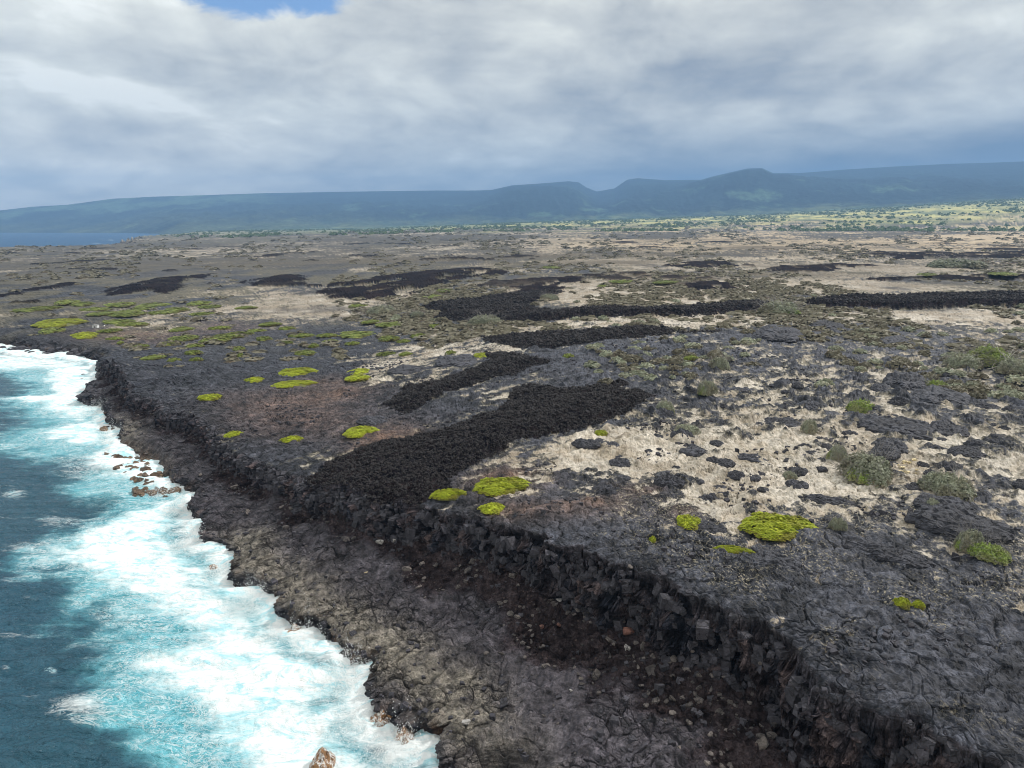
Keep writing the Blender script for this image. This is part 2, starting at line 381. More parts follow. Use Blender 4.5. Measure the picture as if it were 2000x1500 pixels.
# ================================================================ materials of the setting
def ground_material():
    m, t = mat_new('lava_ground')
    pos = t.n('ShaderNodeNewGeometry').outputs['Position']
    col = t.n('ShaderNodeAttribute', attribute_name='col').outputs['Color']
    mk = t.n('ShaderNodeSeparateColor', {0: t.n('ShaderNodeAttribute', attribute_name='msk').outputs['Color']})
    crackm, rough, speck = mk.outputs[0], mk.outputs[1], mk.outputs[2]
    wv = t.n('ShaderNodeTexNoise', {'Vector': pos, 'Scale': .5, 'Detail': 3}).outputs['Color']
    nz = t.n('ShaderNodeSeparateXYZ', {0: t.n('ShaderNodeNewGeometry').outputs['True Normal']}).outputs[2]
    steep = t.mr(nz, .75, .45, 0., 1.)
    strat = t.noise(t.vm('MULTIPLY', pos, (.55, .55, 3.2)), 1.0, 6, .65, .4)
    wp = t.vm('ADD', pos, t.vm('MULTIPLY', t.vm('SUBTRACT', wv, (.5, .5, .5)), (2.2, 2.2, 2.2)))
    ve = t.vor(wp, .55, 'DISTANCE_TO_EDGE')
    ve2 = t.vor(wp, 2.3, 'DISTANCE_TO_EDGE')
    cr = t.mr(ve, 0.0, .035, 1., 0.); cr2 = t.mr(ve2, 0., .05, .7, 0.)
    cr = t.m('MULTIPLY', t.m('MAXIMUM', cr, cr2), crackm)
    n1 = t.noise(pos, 1.1, 6, .62); n2 = t.noise(pos, 7., 5, .65); n3 = t.noise(pos, .16, 3, .5)
    v = t.m('MULTIPLY', t.mr(n1, .3, .7, .42, 1.5), t.mr(n2, .3, .7, .58, 1.42))
    sa = t.n('ShaderNodeAttribute', attribute_name='msk').outputs['Alpha']
    v = t.m('ADD', 1., t.m('MULTIPLY', t.m('SUBTRACT', v, 1.), t.mr(sa, 0., 1., 1., .45)))
    v = t.m('MULTIPLY', v, t.mr(n3, .3, .7, .88, 1.12))
    c = t.mix(1., col, t.n('ShaderNodeCombineColor', {0: v, 1: v, 2: v}).outputs[0], 'MULTIPLY')
    sv = t.m('ADD', 1., t.m('MULTIPLY', steep, t.m('SUBTRACT', t.mr(strat, .35, .65, .45, 1.6), 1.)))
    c = t.mix(1., c, t.n('ShaderNodeCombineColor', {0: sv, 1: sv, 2: sv}).outputs[0], 'MULTIPLY')
    # dry grass and sand caught in hollows
    sp = t.m('MULTIPLY', t.mr(t.noise(pos, 3.3, 5, .75), .535, .61), speck)
    c = t.mix(sp, c, (.36, .32, .24))
    # pale and reddish chips among the clinker
    cell = t.n('ShaderNodeTexVoronoi', {'Vector': pos, 'Scale': 2.6}); cc = t.n('ShaderNodeSeparateColor', {0: cell.outputs['Color']})
    chip = t.m('MULTIPLY', t.mr(cc.outputs[0], .86, .9), t.m('MULTIPLY', rough, t.mr(cell.outputs['Distance'], .2, .32, 1., 0.)))
    c = t.mix(t.m('MULTIPLY', chip, .45), c, (.15, .11, .10))
    c = t.mix(t.m('MULTIPLY', cr, .85), c, (.012, .011, .013))
    fine = t.noise(pos, 2.4, 8, .72)
    hgt = t.m('ADD', t.m('MULTIPLY', fine, t.mr(rough, 0., 1., .25, 1.0)), t.m('MULTIPLY', n2, .12))
    hgt = t.m('SUBTRACT', hgt, t.m('MULTIPLY', cr, .3))
    hgt = t.m('ADD', hgt, t.m('MULTIPLY', steep, t.m('MULTIPLY', strat, 1.6)))
    bmp = t.n('ShaderNodeBump', {'Strength': t.mr(sa, 0., 1., .9, .4), 'Distance': .35, 'Height': hgt}).outputs[0]
    b = t.n('ShaderNodeBsdfPrincipled', {'Base Color': c, 'Roughness': t.mr(rough, 0., 1., .7, .95), 'Normal': bmp, 'Specular IOR Level': t.mr(rough, 0., .7, .3, .03)})
    finish(t, b.outputs[0]); return m

def sea_material():
    m, t = mat_new('sea_water')
    pos = t.n('ShaderNodeNewGeometry').outputs['Position']
    mk = t.n('ShaderNodeSeparateColor', {0: t.n('ShaderNodeAttribute', attribute_name='msk').outputs['Color']})
    foam, turq, far = mk.outputs[0], mk.outputs[1], mk.outputs[2]
    st = t.n('ShaderNodeMapping', {0: pos, 2: (0, 0, .35), 3: (.55, 1.25, 1.)}).outputs[0]
    wv = t.n('ShaderNodeTexNoise', {'Vector': st, 'Scale': .22, 'Detail': 4}).outputs['Color']
    wp = t.vm('ADD', st, t.vm('MULTIPLY', t.vm('SUBTRACT', wv, (.5, .5, .5)), (5., 5., 5.)))
    n1 = t.noise(wp, .35, 7, .62, .6); n2 = t.noise(wp, 1.6, 6, .7, 1.2)
    # thin filaments of foam
    rd = t.m('ABSOLUTE', t.m('SUBTRACT', t.noise(wp, .7, 4, .6, 1.5), .5))
    rd2 = t.m('ABSOLUTE', t.m('SUBTRACT', t.noise(wp, 2.1, 4, .6, 1.), .5))
    fil = t.m('MAXIMUM', t.mr(rd, 0., .035, 1., 0.), t.mr(rd2, 0., .05, .9, 0.))
    dens = t.m('ADD', t.m('SUBTRACT', foam, .5), t.m('ADD', t.m('MULTIPLY', t.m('SUBTRACT', n1, .5), 1.5), t.m('MULTIPLY', t.m('SUBTRACT', n2, .5), .9)))
    solid = t.mr(dens, -.12, .50)
    thr = t.m('MULTIPLY', fil, t.mr(t.m('ADD', t.m('ADD', foam, t.m('MULTIPLY', turq, .35)), t.m('MULTIPLY', t.m('SUBTRACT', n1, .5), 1.2)), .18, .5))
    F = t.m('MAXIMUM', solid, t.m('MULTIPLY', thr, .6))
    deep = t.mix(t.noise(pos, .02, 2), (.018, .088, .150), (.028, .090, .120))
    deep = t.mix(far, deep, (.04, .11, .22))
    aer = t.mix(t.noise(wp, .3, 4), (.04, .29, .40), (.22, .64, .73))
    aer = t.mix(t.mr(t.m('ADD', foam, t.m('MULTIPLY', t.m('SUBTRACT', n1, .5), .6)), .35, .95), aer, (.46, .76, .83))
    tq = t.m('ADD', turq, t.m('MULTIPLY', t.m('SUBTRACT', n1, .5), .8))
    wc = t.mix(t.mr(tq, .3, 1.05), deep, aer)
    bh = t.m('ADD', t.m('MULTIPLY', t.noise(st, .55, 6, .6, .6), 1.), t.m('MULTIPLY', t.noise(st, 2.6, 4, .6), .25))
    bw = t.n('ShaderNodeBump', {'Strength': 1., 'Distance': 1.6, 'Height': bh}).outputs[0]
    bf = t.n('ShaderNodeBump', {'Strength': .5, 'Distance': .7, 'Height': t.m('ADD', n2, t.m('MULTIPLY', t.noise(wp, 1.2, 5, .6), .8))}).outputs[0]
    water = t.n('ShaderNodeBsdfPrincipled', {'Base Color': wc, 'Roughness': t.mr(far, 0., 1., .16, .5), 'IOR': 1.33, 'Normal': bw, 'Specular IOR Level': t.mr(far, 0., 1., .5, .12)}).outputs[0]
    fc = t.mix(t.mr(t.noise(wp, .55, 7, .68, 1.), .34, .55), (.42, .74, .83), (.85, .89, .91))
    fm = t.n('ShaderNodeBsdfPrincipled', {'Base Color': fc, 'Roughness': .9, 'Normal': bf, 'Specular IOR Level': .1}).outputs[0]
    mx = t.n('ShaderNodeMixShader', {0: F, 1: water, 2: fm}).outputs[0]
    finish(t, mx); return m

def hill_material():
    m, t = mat_new('forested_hills')
    col = t.n('ShaderNodeAttribute', attribute_name='col').outputs['Color']
    pos = t.n('ShaderNodeNewGeometry').outputs['Position']
    n = t.noise(pos, .012, 6, .7); n = t.mr(n, .35, .65, .55, 1.45)
    c = t.mix(1., col, t.n('ShaderNodeCombineColor', {0: n, 1: n, 2: n}).outputs[0], 'MULTIPLY')
    bmp = t.n('ShaderNodeBump', {'Strength': 1., 'Distance': 25., 'Height': t.noise(pos, .01, 6, .7)}).outputs[0]
    b = t.n('ShaderNodeBsdfPrincipled', {'Base Color': c, 'Roughness': .95, 'Specular IOR Level': .1, 'Normal': bmp})
    finish(t, b.outputs[0]); return m

MG, MS, MH = ground_material(), sea_material(), hill_material()

# ================================================================ ground sheet
L = tolin
C = {k: np.array(L(v), F4) for k, v in dict(
    lavaA=(29, 31, 38), lavaB=(76, 78, 88), ledgeA=(46, 43, 49), ledgeB=(84, 80, 87), tan=(142, 135, 122), aa=(29, 27, 32), aa2=(46, 39, 40),
    tal=(60, 53, 55), sandA=(192, 184, 173), sandB=(152, 140, 124), rust=(140, 108, 86), grass=(150, 142, 118), scrub=(98, 92, 74),
    osand=(200, 178, 146), cliff=(44, 46, 54), cliff2=(78, 68, 68), green=(112, 122, 72), pale=(206, 198, 124), fgreen=(110, 120, 78), brown=(78, 72, 63), scrb=(92, 82, 66), wet=(48, 44, 46)).items()}
def ground_colour(X, Y, M, D, h):
    r = M['r']; sc = np.clip(r/90.0, 1, 60).astype(F4)
    mixc = lambda a, b, t: a+(b-a)*t[..., None]
    n_a = fbm(X*.09, Y*.07, 5, seed=40, gain=.6); n_b = fbm(X*.5, Y*.5, 4, seed=41, gain=.6)
    # world noises stretched along the lava's run
    u = X*.707+Y*.707; v = -X*.707+Y*.707
    n_s = fbm(u/(13.*1), v/(5.*1), 6, seed=42, gain=.62)
    n_m = fbm(X/70., Y/110., 6, seed=43, gain=.66)*1.25; n_l = fbm(X/300., Y/500., 6, seed=44, gain=.66)*1.2
    wn = ss(160, 350, r); wl = ss(700, 1600, r)
    n_s = n_s*(1-wn)+lerp(n_m, n_l, wl)*wn + .35*n_b*(1-.3*wn) + .35*fbm(X*.22, Y*.10, 4, seed=55, gain=.65)*ss(90, 160, r)
    g = n_a*.5+n_b*.5
    up = M['upper']
    lava = mixc(C['lavaA'], C['lavaB'], np.clip(.45+g*1.3+.5*n_b+(D['plate']-.5)*.3+.12*ss(15, 50, X)*ss(110, 60, Y)+.3*ss(100, 180, Y)*ss(0, 20, X)*ss(220, 180, Y), 0, 1))
    sb = blobs(X, Y, SAND)+blobs(X, Y, BARE)
    base = .02+.30*ss(-10, 60, X)*ss(75, 110, Y)-.25*ss(40, -60, X)*ss(260, 150, Y)
    s = base+sb*1.05+n_s*1.8+.75*n_b-np.clip(D['rel'], -1, 1.5)*.75+D['crack']*.12-.28*(D['plate'] > .72)
    s = np.where(np.abs(s) < 9, s, 0)
    sand = ss(.30, .52, s)
    grs = ss(.05, .35, s)*(1-sand)*ss(60, 120, r)
    sandc = mixc(C['sandA'], C['sandB'], np.clip(.4+n_a*1.5+1.0*n_b+.45*wn, 0, 1))
    og = ss(500, 1200, r)*ss(-.1, .25, np.arctan2(X, Y))
    sandc = mixc(sandc, C['osand'], og*.8)
    c = mixc(lava, C['grass'], grs*.55)
    c = mixc(c, sandc, sand)
    rust = np.clip(blobs(X, Y, RUST)*(.7+1.2*n_b+.8*n_a), 0, 1)*ss(.6, .2, sand*.6)
    c = mixc(c, C['rust'], rust*.75)
    # scrubby ground in the distance
    sf = ss(180, 420, r)
    scr = ss(-.05, .3, fbm(X/35., Y/90., 5, seed=46, gain=.65)+.15*sf)*sf*(1-sand*.75)
    c = mixc(c, C['scrub'], scr*.8)
    c = mixc(c, C['lavaA']*1.3, ss(.1, .35, fbm(X/45., Y/70., 5, seed=50, gain=.66))*sf*(1-ss(1500, 2200, r))*.8)
    br = ss(450, 900, r)*ss(-.45, .1, fbm(X/300., Y/500., 4, seed=47))
    c = mixc(c, C['brown'], br*.8*(1-sand*.95))
    sbm = np.clip(blobs(X, Y, SCRB)*(.9+1.6*n_m), 0, 1)*ss(200, 330, r)
    c = mixc(c, C['scrb'], sbm*.9)
    az = np.arctan2(X, Y)
    # green slope beyond the plain; its sunlight is painted in as pale yellow green
    gf = ss(2200, 4600, r+2200*fbm(X/260., Y/420., 4, seed=56, gain=.6)+900*fbm(X/900., Y/900., 3, seed=48))
    gp = fbm(X/160., Y/420., 5, seed=49, gain=.65)
    gc = mixc(C['fgreen'], C['pale'], np.clip(.45+gp*2.6, 0, 1)*ss(-.3, .15, az)*(1-.6*ss(4800, 6500, r)))
    gc = gc*(1+.5*np.clip(fbm(X/60., Y/150., 4, seed=57, gain=.7), -1, 1))[..., None]
    gc = mixc(gc, C['grass'], (ss(-.1, -.4, az)*.6))
    c = mixc(c, gc, gf)
    # flows
    aac = mixc(C['aa'], C['aa2'], np.clip(.4+n_a*1.5+n_b, 0, 1))
    c = mixc(c, aac, M['aa'])
    # shelf below the scarp
    tanm = np.clip(blobs(X, Y, TAN, 4.)*(1.0+1.3*n_b+.8*n_a)*ss(11, 4, M['dc']+4*n_a), 0, 1)
    led = mixc(C['ledgeA'], C['ledgeB'], np.clip(.5+g*1.3+(D['plate2']-.5)*.6, 0, 1))
    led = mixc(led, C['tan'], tanm*.65*(1-D['crack']*.6))
    led = mixc(led, C['rust']*.7, np.clip((n_a-.45)*3, 0, .5))
    c = mixc(led, c, up)
    talc = mixc(C['tal'], C['aa2'], np.clip(.5+(D['chip']-.5)*1.2+n_a, 0, 1))
    c = mixc(c, talc, M['tal'])
    cc = mixc(C['cliff']*.55, mixc(C['cliff'], C['cliff2'], np.clip(.5+n_b*2, 0, 1))*1.9, D['blk'])
    c = mixc(c, cc, M['cliff'])
    c = mixc(c, mixc(C['cliff'], C['rust']*.5, np.clip(n_b*2, 0, 1)), M['seacl']*ss(3.0, 1.2, h))
    c = mixc(c, C['wet'], ss(1.2, .3, h)*.8*M['land'])
    c = mixc(c, mixc(C['rust'], C['tan'], np.clip(.5+n_b, 0, 1))*.7, M['beach']*.8)
    rough = np.clip(np.maximum.reduce([M['aa'], M['tal'], M['cliff']*.8]), 0, 1)
    crk = np.clip((1-rough)*(1-sand*.95)*ss(300, 100, r)*(.30+.70*(1-up))*(.25+.9*ss(-.2, .3, fbm(X*.13, Y*.13, 3, seed=37))), 0, 1)
    speck = np.clip((ss(-.35, .2, s)*.7+ss(-.12, .25, fbm(X*.07, Y*.07, 3, seed=52))*ss(5, 20, X)*ss(110, 70, Y)), 0, 1)*(1-M['aa'])*(1-M['tal'])*up*ss(.5, 4, M['dun'])*ss(260, 120, r)
    return c, np.stack([crk, rough, speck, sand], -1), sand

def build_ground(NA=1250, NR=1180, a0=-50, a1=48, rmin=24., rmax=7400.):
    az = np.radians(np.linspace(a0, a1, NA))
    ph0, ph1 = math.atan(CAMH/rmin), math.atan(CAMH/rmax)
    # sample rows adaptively along each direction: even in elevation angle, denser over cliffs
    ks = 1500
    phs = np.linspace(ph0, ph1, ks); rs = CAMH/np.tan(phs)
    azc = az[::5]
    if azc[-1] != az[-1]: azc = np.append(azc, az[-1])
    A, R = np.meshgrid(azc, rs, indexing='ij')
    hc = ground(R*np.sin(A), R*np.cos(A), full=False)
    el = np.arctan2(CAMH-hc, R)
    wgt = np.abs(np.diff(phs))[None]*np.where(rs[1:] < 40, .35, 1.)[None]*(0.8+1.2*ss(600., 1500., rs[1:])[None]) + 1.25*np.abs(np.diff(hc, axis=1))/np.hypot(R[:, 1:], 40)*(R[:, 1:] < 600)
    wgt = np.where((hc[:, 1:] < -2.5), wgt*.15, wgt)
    kk = np.exp(-(np.arange(-24, 25)/9.)**2/2); kk /= kk.sum(); pw = np.pad(wgt, ((24, 24), (0, 0)), 'edge')
    wgt = sum(kk[j]*pw[j:j+len(azc)] for j in range(49))
    cdf = np.concatenate([np.zeros((len(azc), 1)), np.cumsum(wgt, 1)], 1); cdf /= cdf[:, -1:]
    tgt = np.linspace(0, 1, NR)
    phq = np.stack([np.interp(tgt, cdf[i], phs) for i in range(len(azc))])
    ker = np.array([1, 2, 3, 2, 1.])/9
    pad = np.pad(phq, ((2, 2), (0, 0)), 'edge'); phq = sum(ker[j]*pad[j:j+len(azc)] for j in range(5))
    ph = np.stack([np.interp(az, azc, phq[:, j]) for j in range(NR)], 1)
    Rr = CAMH/np.tan(ph); Aa = np.repeat(az[:, None], NR, 1)
    X = Rr*np.sin(Aa); Y = Rr*np.cos(Aa)
    h, M = ground(X, Y)
    sp = (Rr*(az[1]-az[0])).astype(F4)
    sr = np.abs(np.gradient(Rr, axis=1)).astype(F4); sp = np.maximum(sp, sr*.33)
    h, D = detail(X, Y, h, M, sp)
    cl = np.maximum(M['cliff'], M['seacl']*M['land'])*(M['r'] < 420)
    al = (X-Y)*.7; b1, b2, bv = worley(al*.55+.4*fbm(X*.5, Y*.5, 2, seed=53), h*.95, 5)
    c1, c2, cv_ = worley(al*1.7, h*2.3, 6)
    bo = cl*((bv-.5)*1.3*ss(0., .2, b2-b1)-.35*ss(.12, 0., b2-b1)+(cv_-.5)*.45*ss(0, .2, c2-c1)-.12*ss(.12, 0., c2-c1))
    D['blk'] = np.clip(.5*bv+.5*cv_-.5*ss(.15, 0., b2-b1)-.35*ss(.15, 0., c2-c1), 0, 1)
    c, msk, sand = ground_colour(X, Y, M, D, h)
    keep = (M['dcn'] > -4)
    V = np.stack([X, Y, h], -1)
    # push cliff faces sideways a little for broken rock
    bo = bo*1.25; V[..., 0] -= bo*.75; V[..., 1] -= bo*.65
    for k_, s_ in ((0, 50), (1, 51)):
        V[..., k_] += cl*(.8*fbm(X*.8+h*1.1, Y*.8-h*.9, 4, seed=s_, gain=.65))
    V = V[:, ::-1]; c = c[:, ::-1]; msk = msk[:, ::-1]; keep = keep[:, ::-1]
    o = grid_mesh('ground', V.reshape(-1, 3), NA, NR, keep, {'col': c, 'msk': msk}, False, MG)
    tag(o, kind='structure'); print('ground', time.time()-T0, keep.mean())
    return o

# ================================================================ sea
FOAMP = [
 ([(371, 970), (330, 975), (260, 985), (200, 1003), (150, 1030), (95, 1065), (62, 1105), (58, 1122), (110, 1122), (150, 1180), (215, 1215), (290, 1235), (310, 1262), (250, 1300),
   (235, 1330), (270, 1400), (310, 1440), (335, 1500), (360, 1800), (980, 1800), (900, 1490), (757, 1425), (712, 1330), (600, 1235), (500, 1150), (400, 1060)], 1.34, 9.),
 ([(-300, 640), (0, 690), (190, 708), (205, 760), (215, 820), (250, 880), (350, 960), (300, 975), (235, 935), (215, 900), (140, 880), (60, 870), (40, 840), (110, 830), (70, 800), (20, 780), (90, 765), (60, 735), (-300, 700)], 1.0, 6.),
 ([(150, 700), (190, 712), (200, 760), (225, 850), (200, 830), (150, 800), (70, 770), (90, 735)], 1.25, 6.)]
FOAMB = [(30, 965, 32, 13, .75), (165, 1385, 60, 30, .75), (97, 1307, 16, 8, .75), (12, 1305, 14, 8, .6), (60, 1070, 60, 12, .45), (60, 1010, 90, 8, .4), (30, 1240, 60, 10, .3), (120, 1020, 60, 12, .4),
         (20, 870, 60, 6, .3), (100, 780, 120, 5, .4), (230, 1200, 60, 15, .45), (280, 1300, 50, 20, .4), (350, 1380, 40, 25, -.6), (330, 1230, 50, 14, -.4), (60, 730, 70, 9, -.4), (430, 1330, 60, 14, -.25), (600, 1330, 70, 30, .3), (560, 1180, 80, 30, .3), (500, 1400, 60, 12, -.2)]
TURQB = [(330, 1390, 110, 80, .9), (250, 1160, 90, 50, .3), (120, 880, 170, 60, .8), (130, 800, 170, 40, .6), (60, 740, 120, 25, .6), (250, 960, 110, 30, .9), (200, 960, 130, 20, .5), (300, 1270, 80, 30, .7), (420, 1480, 120, 40, .9), (400, 1200, 160, 60, .5), (60, 950, 60, 20, -.3)]
def sea_masks(X, Y, dc):
    far = np.hypot(X, Y)
    wob = fbm(X*.06, Y*.06, 4, seed=60, gain=.6)*5+fbm(X*.25, Y*.25, 4, seed=61, gain=.6)*2.2
    fo = np.zeros(X.shape, F4); tq = np.zeros(X.shape, F4)
    for P, w, e in FOAMP:
        d = sdpoly(X, Y, poly(P, 0.0), 60.)+wob
        fo = np.maximum(fo, w*ss(-2.0, e, d)); tq = np.maximum(tq, w*ss(-9, 8, d+wob*.7))
    fb = np.zeros(X.shape, F4); tb = np.zeros(X.shape, F4)
    for lst, dst in ((FOAMB, fb), (TURQB, tb)):
        for px, py, rx, ry, w in lst:
            cx, cy = at(px, py, 0); ax = abs(at(px+rx, py, 0)[0]-cx); ay = abs(at(px, py-ry, 0)[1]-at(px, py+ry, 0)[1])/2
            dst += (w*np.exp(-((X-cx-(Y-cy)*cx/cy)/ax)**2-((Y-cy)/ay)**2)).astype(F4)
    shore = np.exp(-np.maximum(-dc, 0)/np.where(far < 500, 3.5, 22))*np.where(far < 500, 1.3, 1.1)
    shore = np.maximum(shore, .8*np.exp(-((-dc-95)/22.)**2)*ss(900, 2500, far)*ss(-.2, .3, fbm(X/300., Y/300., 3, seed=63)))
    n = fbm(X*.07, Y*.16, 5, seed=62, gain=.6)
    fo = np.maximum(fo+fb, shore)
    caps = ss(.40, .72, fbm(X*.03, Y*.05, 5, seed=64, gain=.68)+.12*ss(200, 600, far))*.55
    fo = np.clip(np.maximum(fo, caps)-.10+.25*n, 0, 1.4)
    return np.stack([fo, np.clip(tq*.8+tb*.8, 0, 1.3), ss(250, 1200, far)], -1)
def build_sea(NA=900, NR=760):
    az = np.radians(np.linspace(-52, 14, NA))
    ph = np.linspace(math.atan(CAMH/26.), math.atan(CAMH/17500.), NR); R = CAMH/np.tan(ph)
    A, Rr = np.meshgrid(az, R, indexing='ij'); A = A[:, ::-1]; Rr = Rr[:, ::-1]
    X = Rr*np.sin(A); Y = Rr*np.cos(A)
    dc = sdpoly(X, Y, COAST)
    msk = sea_masks(X, Y, dc)
    sp = Rr*(az[1]-az[0])
    f = lambda fr: np.clip(1.6-sp*fr*2, 0, 1)
    z = .9*fbm(X*.028+.2*Y*.03, Y*.075, 3, seed=70)*np.clip(1.3-Rr/900, .1, 1)+.34*f(.4)*fbm(X*.16, Y*.42, 3, seed=71)+.08*f(1.2)*fbm(X*.9, Y*1.4, 2, seed=72, ridged=True)
    F = msk[..., 0]
    z = z+np.clip(F, 0, 1.2)*(.3+.45*np.maximum(fbm(X*.15, Y*.2, 4, seed=73, gain=.6), 0)+.10*f(1.)*fbm(X*1.1, Y*1.3, 3, seed=74))
    z = z+.9*np.exp(-np.maximum(-dc, 0)/3.)*np.clip(.4+fbm(X*.12, Y*.12, 3, seed=75)*1.6, 0, 1.5)*(Rr < 500)
    # a turquoise breaker rearing off the point
    for px, py, rx, ry, hh in ((110, 728, 45, 7, 1.3), (240, 975, 60, 9, .7), (330, 1285, 60, 10, .5)):
        cx, cy = at(px, py, 0); ax = abs(at(px+rx, py, 0)[0]-cx); ay = abs(at(px, py-ry, 0)[1]-at(px, py+ry, 0)[1])/2
        z = z+hh*np.exp(-((X-cx)/ax)**2-((Y-cy+.2*(X-cx))/ay)**2)
    keep = dc < 9
    V = np.stack([X, Y, z], -1)
    o = grid_mesh('sea', V.reshape(-1, 3), NA, NR, keep, {'msk': msk}, True, MS)
    tag(o, kind='structure'); print('sea', time.time()-T0)

# ================================================================ hills
SKYL = [(-700, 455), (-500, 440), (-300, 428), (-100, 417), (0, 411), (60, 404), (130, 400), (220, 388), (300, 384), (400, 381), (520, 377), (640, 375), (760, 373), (850, 372), (930, 372), (960, 371), (1000, 362), (1060, 358),
        (1110, 354), (1130, 356), (1145, 366), (1165, 374), (1200, 368), (1225, 351), (1245, 348), (1300, 352), (1370, 351), (1390, 345), (1420, 338), (1460, 329), (1488, 328), (1510, 338), (1560, 338), (1600, 335), (1650, 331),
        (1750, 325), (1850, 320), (1950, 317), (2000, 315), (2200, 306), (2600, 290), (3000, 280)]
def build_hills(NA=1000, NR=260):
    az = np.linspace(math.radians(-50), math.radians(50), NA)
    pxs = CX+np.tan(az)*FPX*math.cos(PITCH)*1.0
    azk = np.array([math.atan2(ray(p, q)[0], ray(p, q)[1]) for p, q in SKYL])
    elk = np.array([math.atan2(ray(p, q)[2], math.hypot(*ray(p, q)[:2])) for p, q in SKYL])
    el = np.interp(az, azk, elk)
    foot = np.interp(az, [-.9, -.62, -.50, -.43, -.3, 0, .9], [11500, 10500, 8800, 6600, 5900, 5800, 5800])
    crest = np.interp(az, [-.9, -.6, -.1, .0, .12, .2, .4, .9], [14500, 14500, 12800, 11500, 12500, 11500, 12500, 13000])
    t = np.linspace(-.03, 1.35, NR)
    A = np.repeat(az[:, None], NR, 1); Tt = np.repeat(t[None], NA, 0)
    R = foot[:, None]+(crest-foot)[:, None]*Tt
    X = R*np.sin(A); Y = R*np.cos(A)
    zc = CAMH+crest*np.tan(el)
    zf = lerp(-8.0, plateau(foot*np.sin(az), foot*np.cos(az)), ss(-.50, -.34, az))
    # convex rim on the left plateau edge, concave volcano flank to the right
    k = np.interp(az, [-.6, -.3, .1, .6], [1.15, 1.3, 1.6, 1.5])[:, None]
    tt = np.clip(Tt, 0, 1)
    prof = tt**k
    z = zf[:, None]+(zc-zf)[:, None]*prof
    z = np.where(Tt > 1, z-(Tt-1)*420, z)
    g = fbm(X/1500., Y/2600., 6, seed=80, gain=.55)*150*np.sin(np.clip(tt, 0, 1)*np.pi)**.8
    gl = -np.abs(fbm(A*22+R/9000., R/4000., 4, seed=81, gain=.6))*70*np.sin(tt*np.pi)
    z = z+g*.6+gl
    # a nearer shoulder below the flat-topped hill
    for pa, w, rr_, hh in ((1060, .07, 9800, 150), (1450, .09, 9600, 260), (1700, .12, 9300, 120)):
        a0 = math.atan2(ray(pa, 380)[0], ray(pa, 380)[1])
        z = z+hh*np.exp(-((A-a0)/w)**2-((R-rr_)/1300)**2)
    # never rise above the skyline
    z = np.minimum(z, CAMH+R*np.tan(el)[:, None]-(1-tt)*40)
    z = np.where(Tt < 0, z-15, z)
    mixc = lambda a, b, t: a+(b-a)*t[..., None]
    forest = np.array(L((30, 46, 50)), F4); past = np.array(L((86, 110, 88)), F4); scr = np.array(L((128, 138, 100)), F4)
    n = fbm(X/500., Y/1100., 6, seed=82, gain=.62)
    c = np.broadcast_to(forest, X.shape+(3,)).copy()
    c = c*(1+.9*np.clip(fbm(X/900., Y/900., 5, seed=84, gain=.6), -1, 1))[..., None]*np.array([1., 1., .95], F4)
    c = mixc(c, past, ss(.15, .42, n)*.8*ss(.05, .2, tt)*ss(.9, .6, tt))
    left = ss(-.1, -.35, A)
    c = mixc(c, past, left*ss(-.1, .25, n+.25*np.exp(-((tt-.85)/.12)**2))*ss(.55, .8, tt)*ss(-.25, -.4, A))
    c = mixc(c, scr, left*ss(.75, .0, tt)*.45*np.clip(.6+1.5*n, 0, 1))
    gl = ss(.34, .0, tt+.25*n)
    c = mixc(c, mixc(scr, past, np.clip(.5+fbm(X/200., Y/500., 5, seed=83, gain=.65)*2, 0, 1)), gl*ss(-.45, -.2, A)*.85)  # sunlit look of the lower slopes, put into the colour as paler green
    print('hill max', z.max())
    o = grid_mesh('hills', np.stack([X, Y, z], -1)[:, ::-1].reshape(-1, 3), NA, NR, None, {'col': c[:, ::-1]}, True, MH)
    tag(o, kind='structure'); print('hills', time.time()-T0)

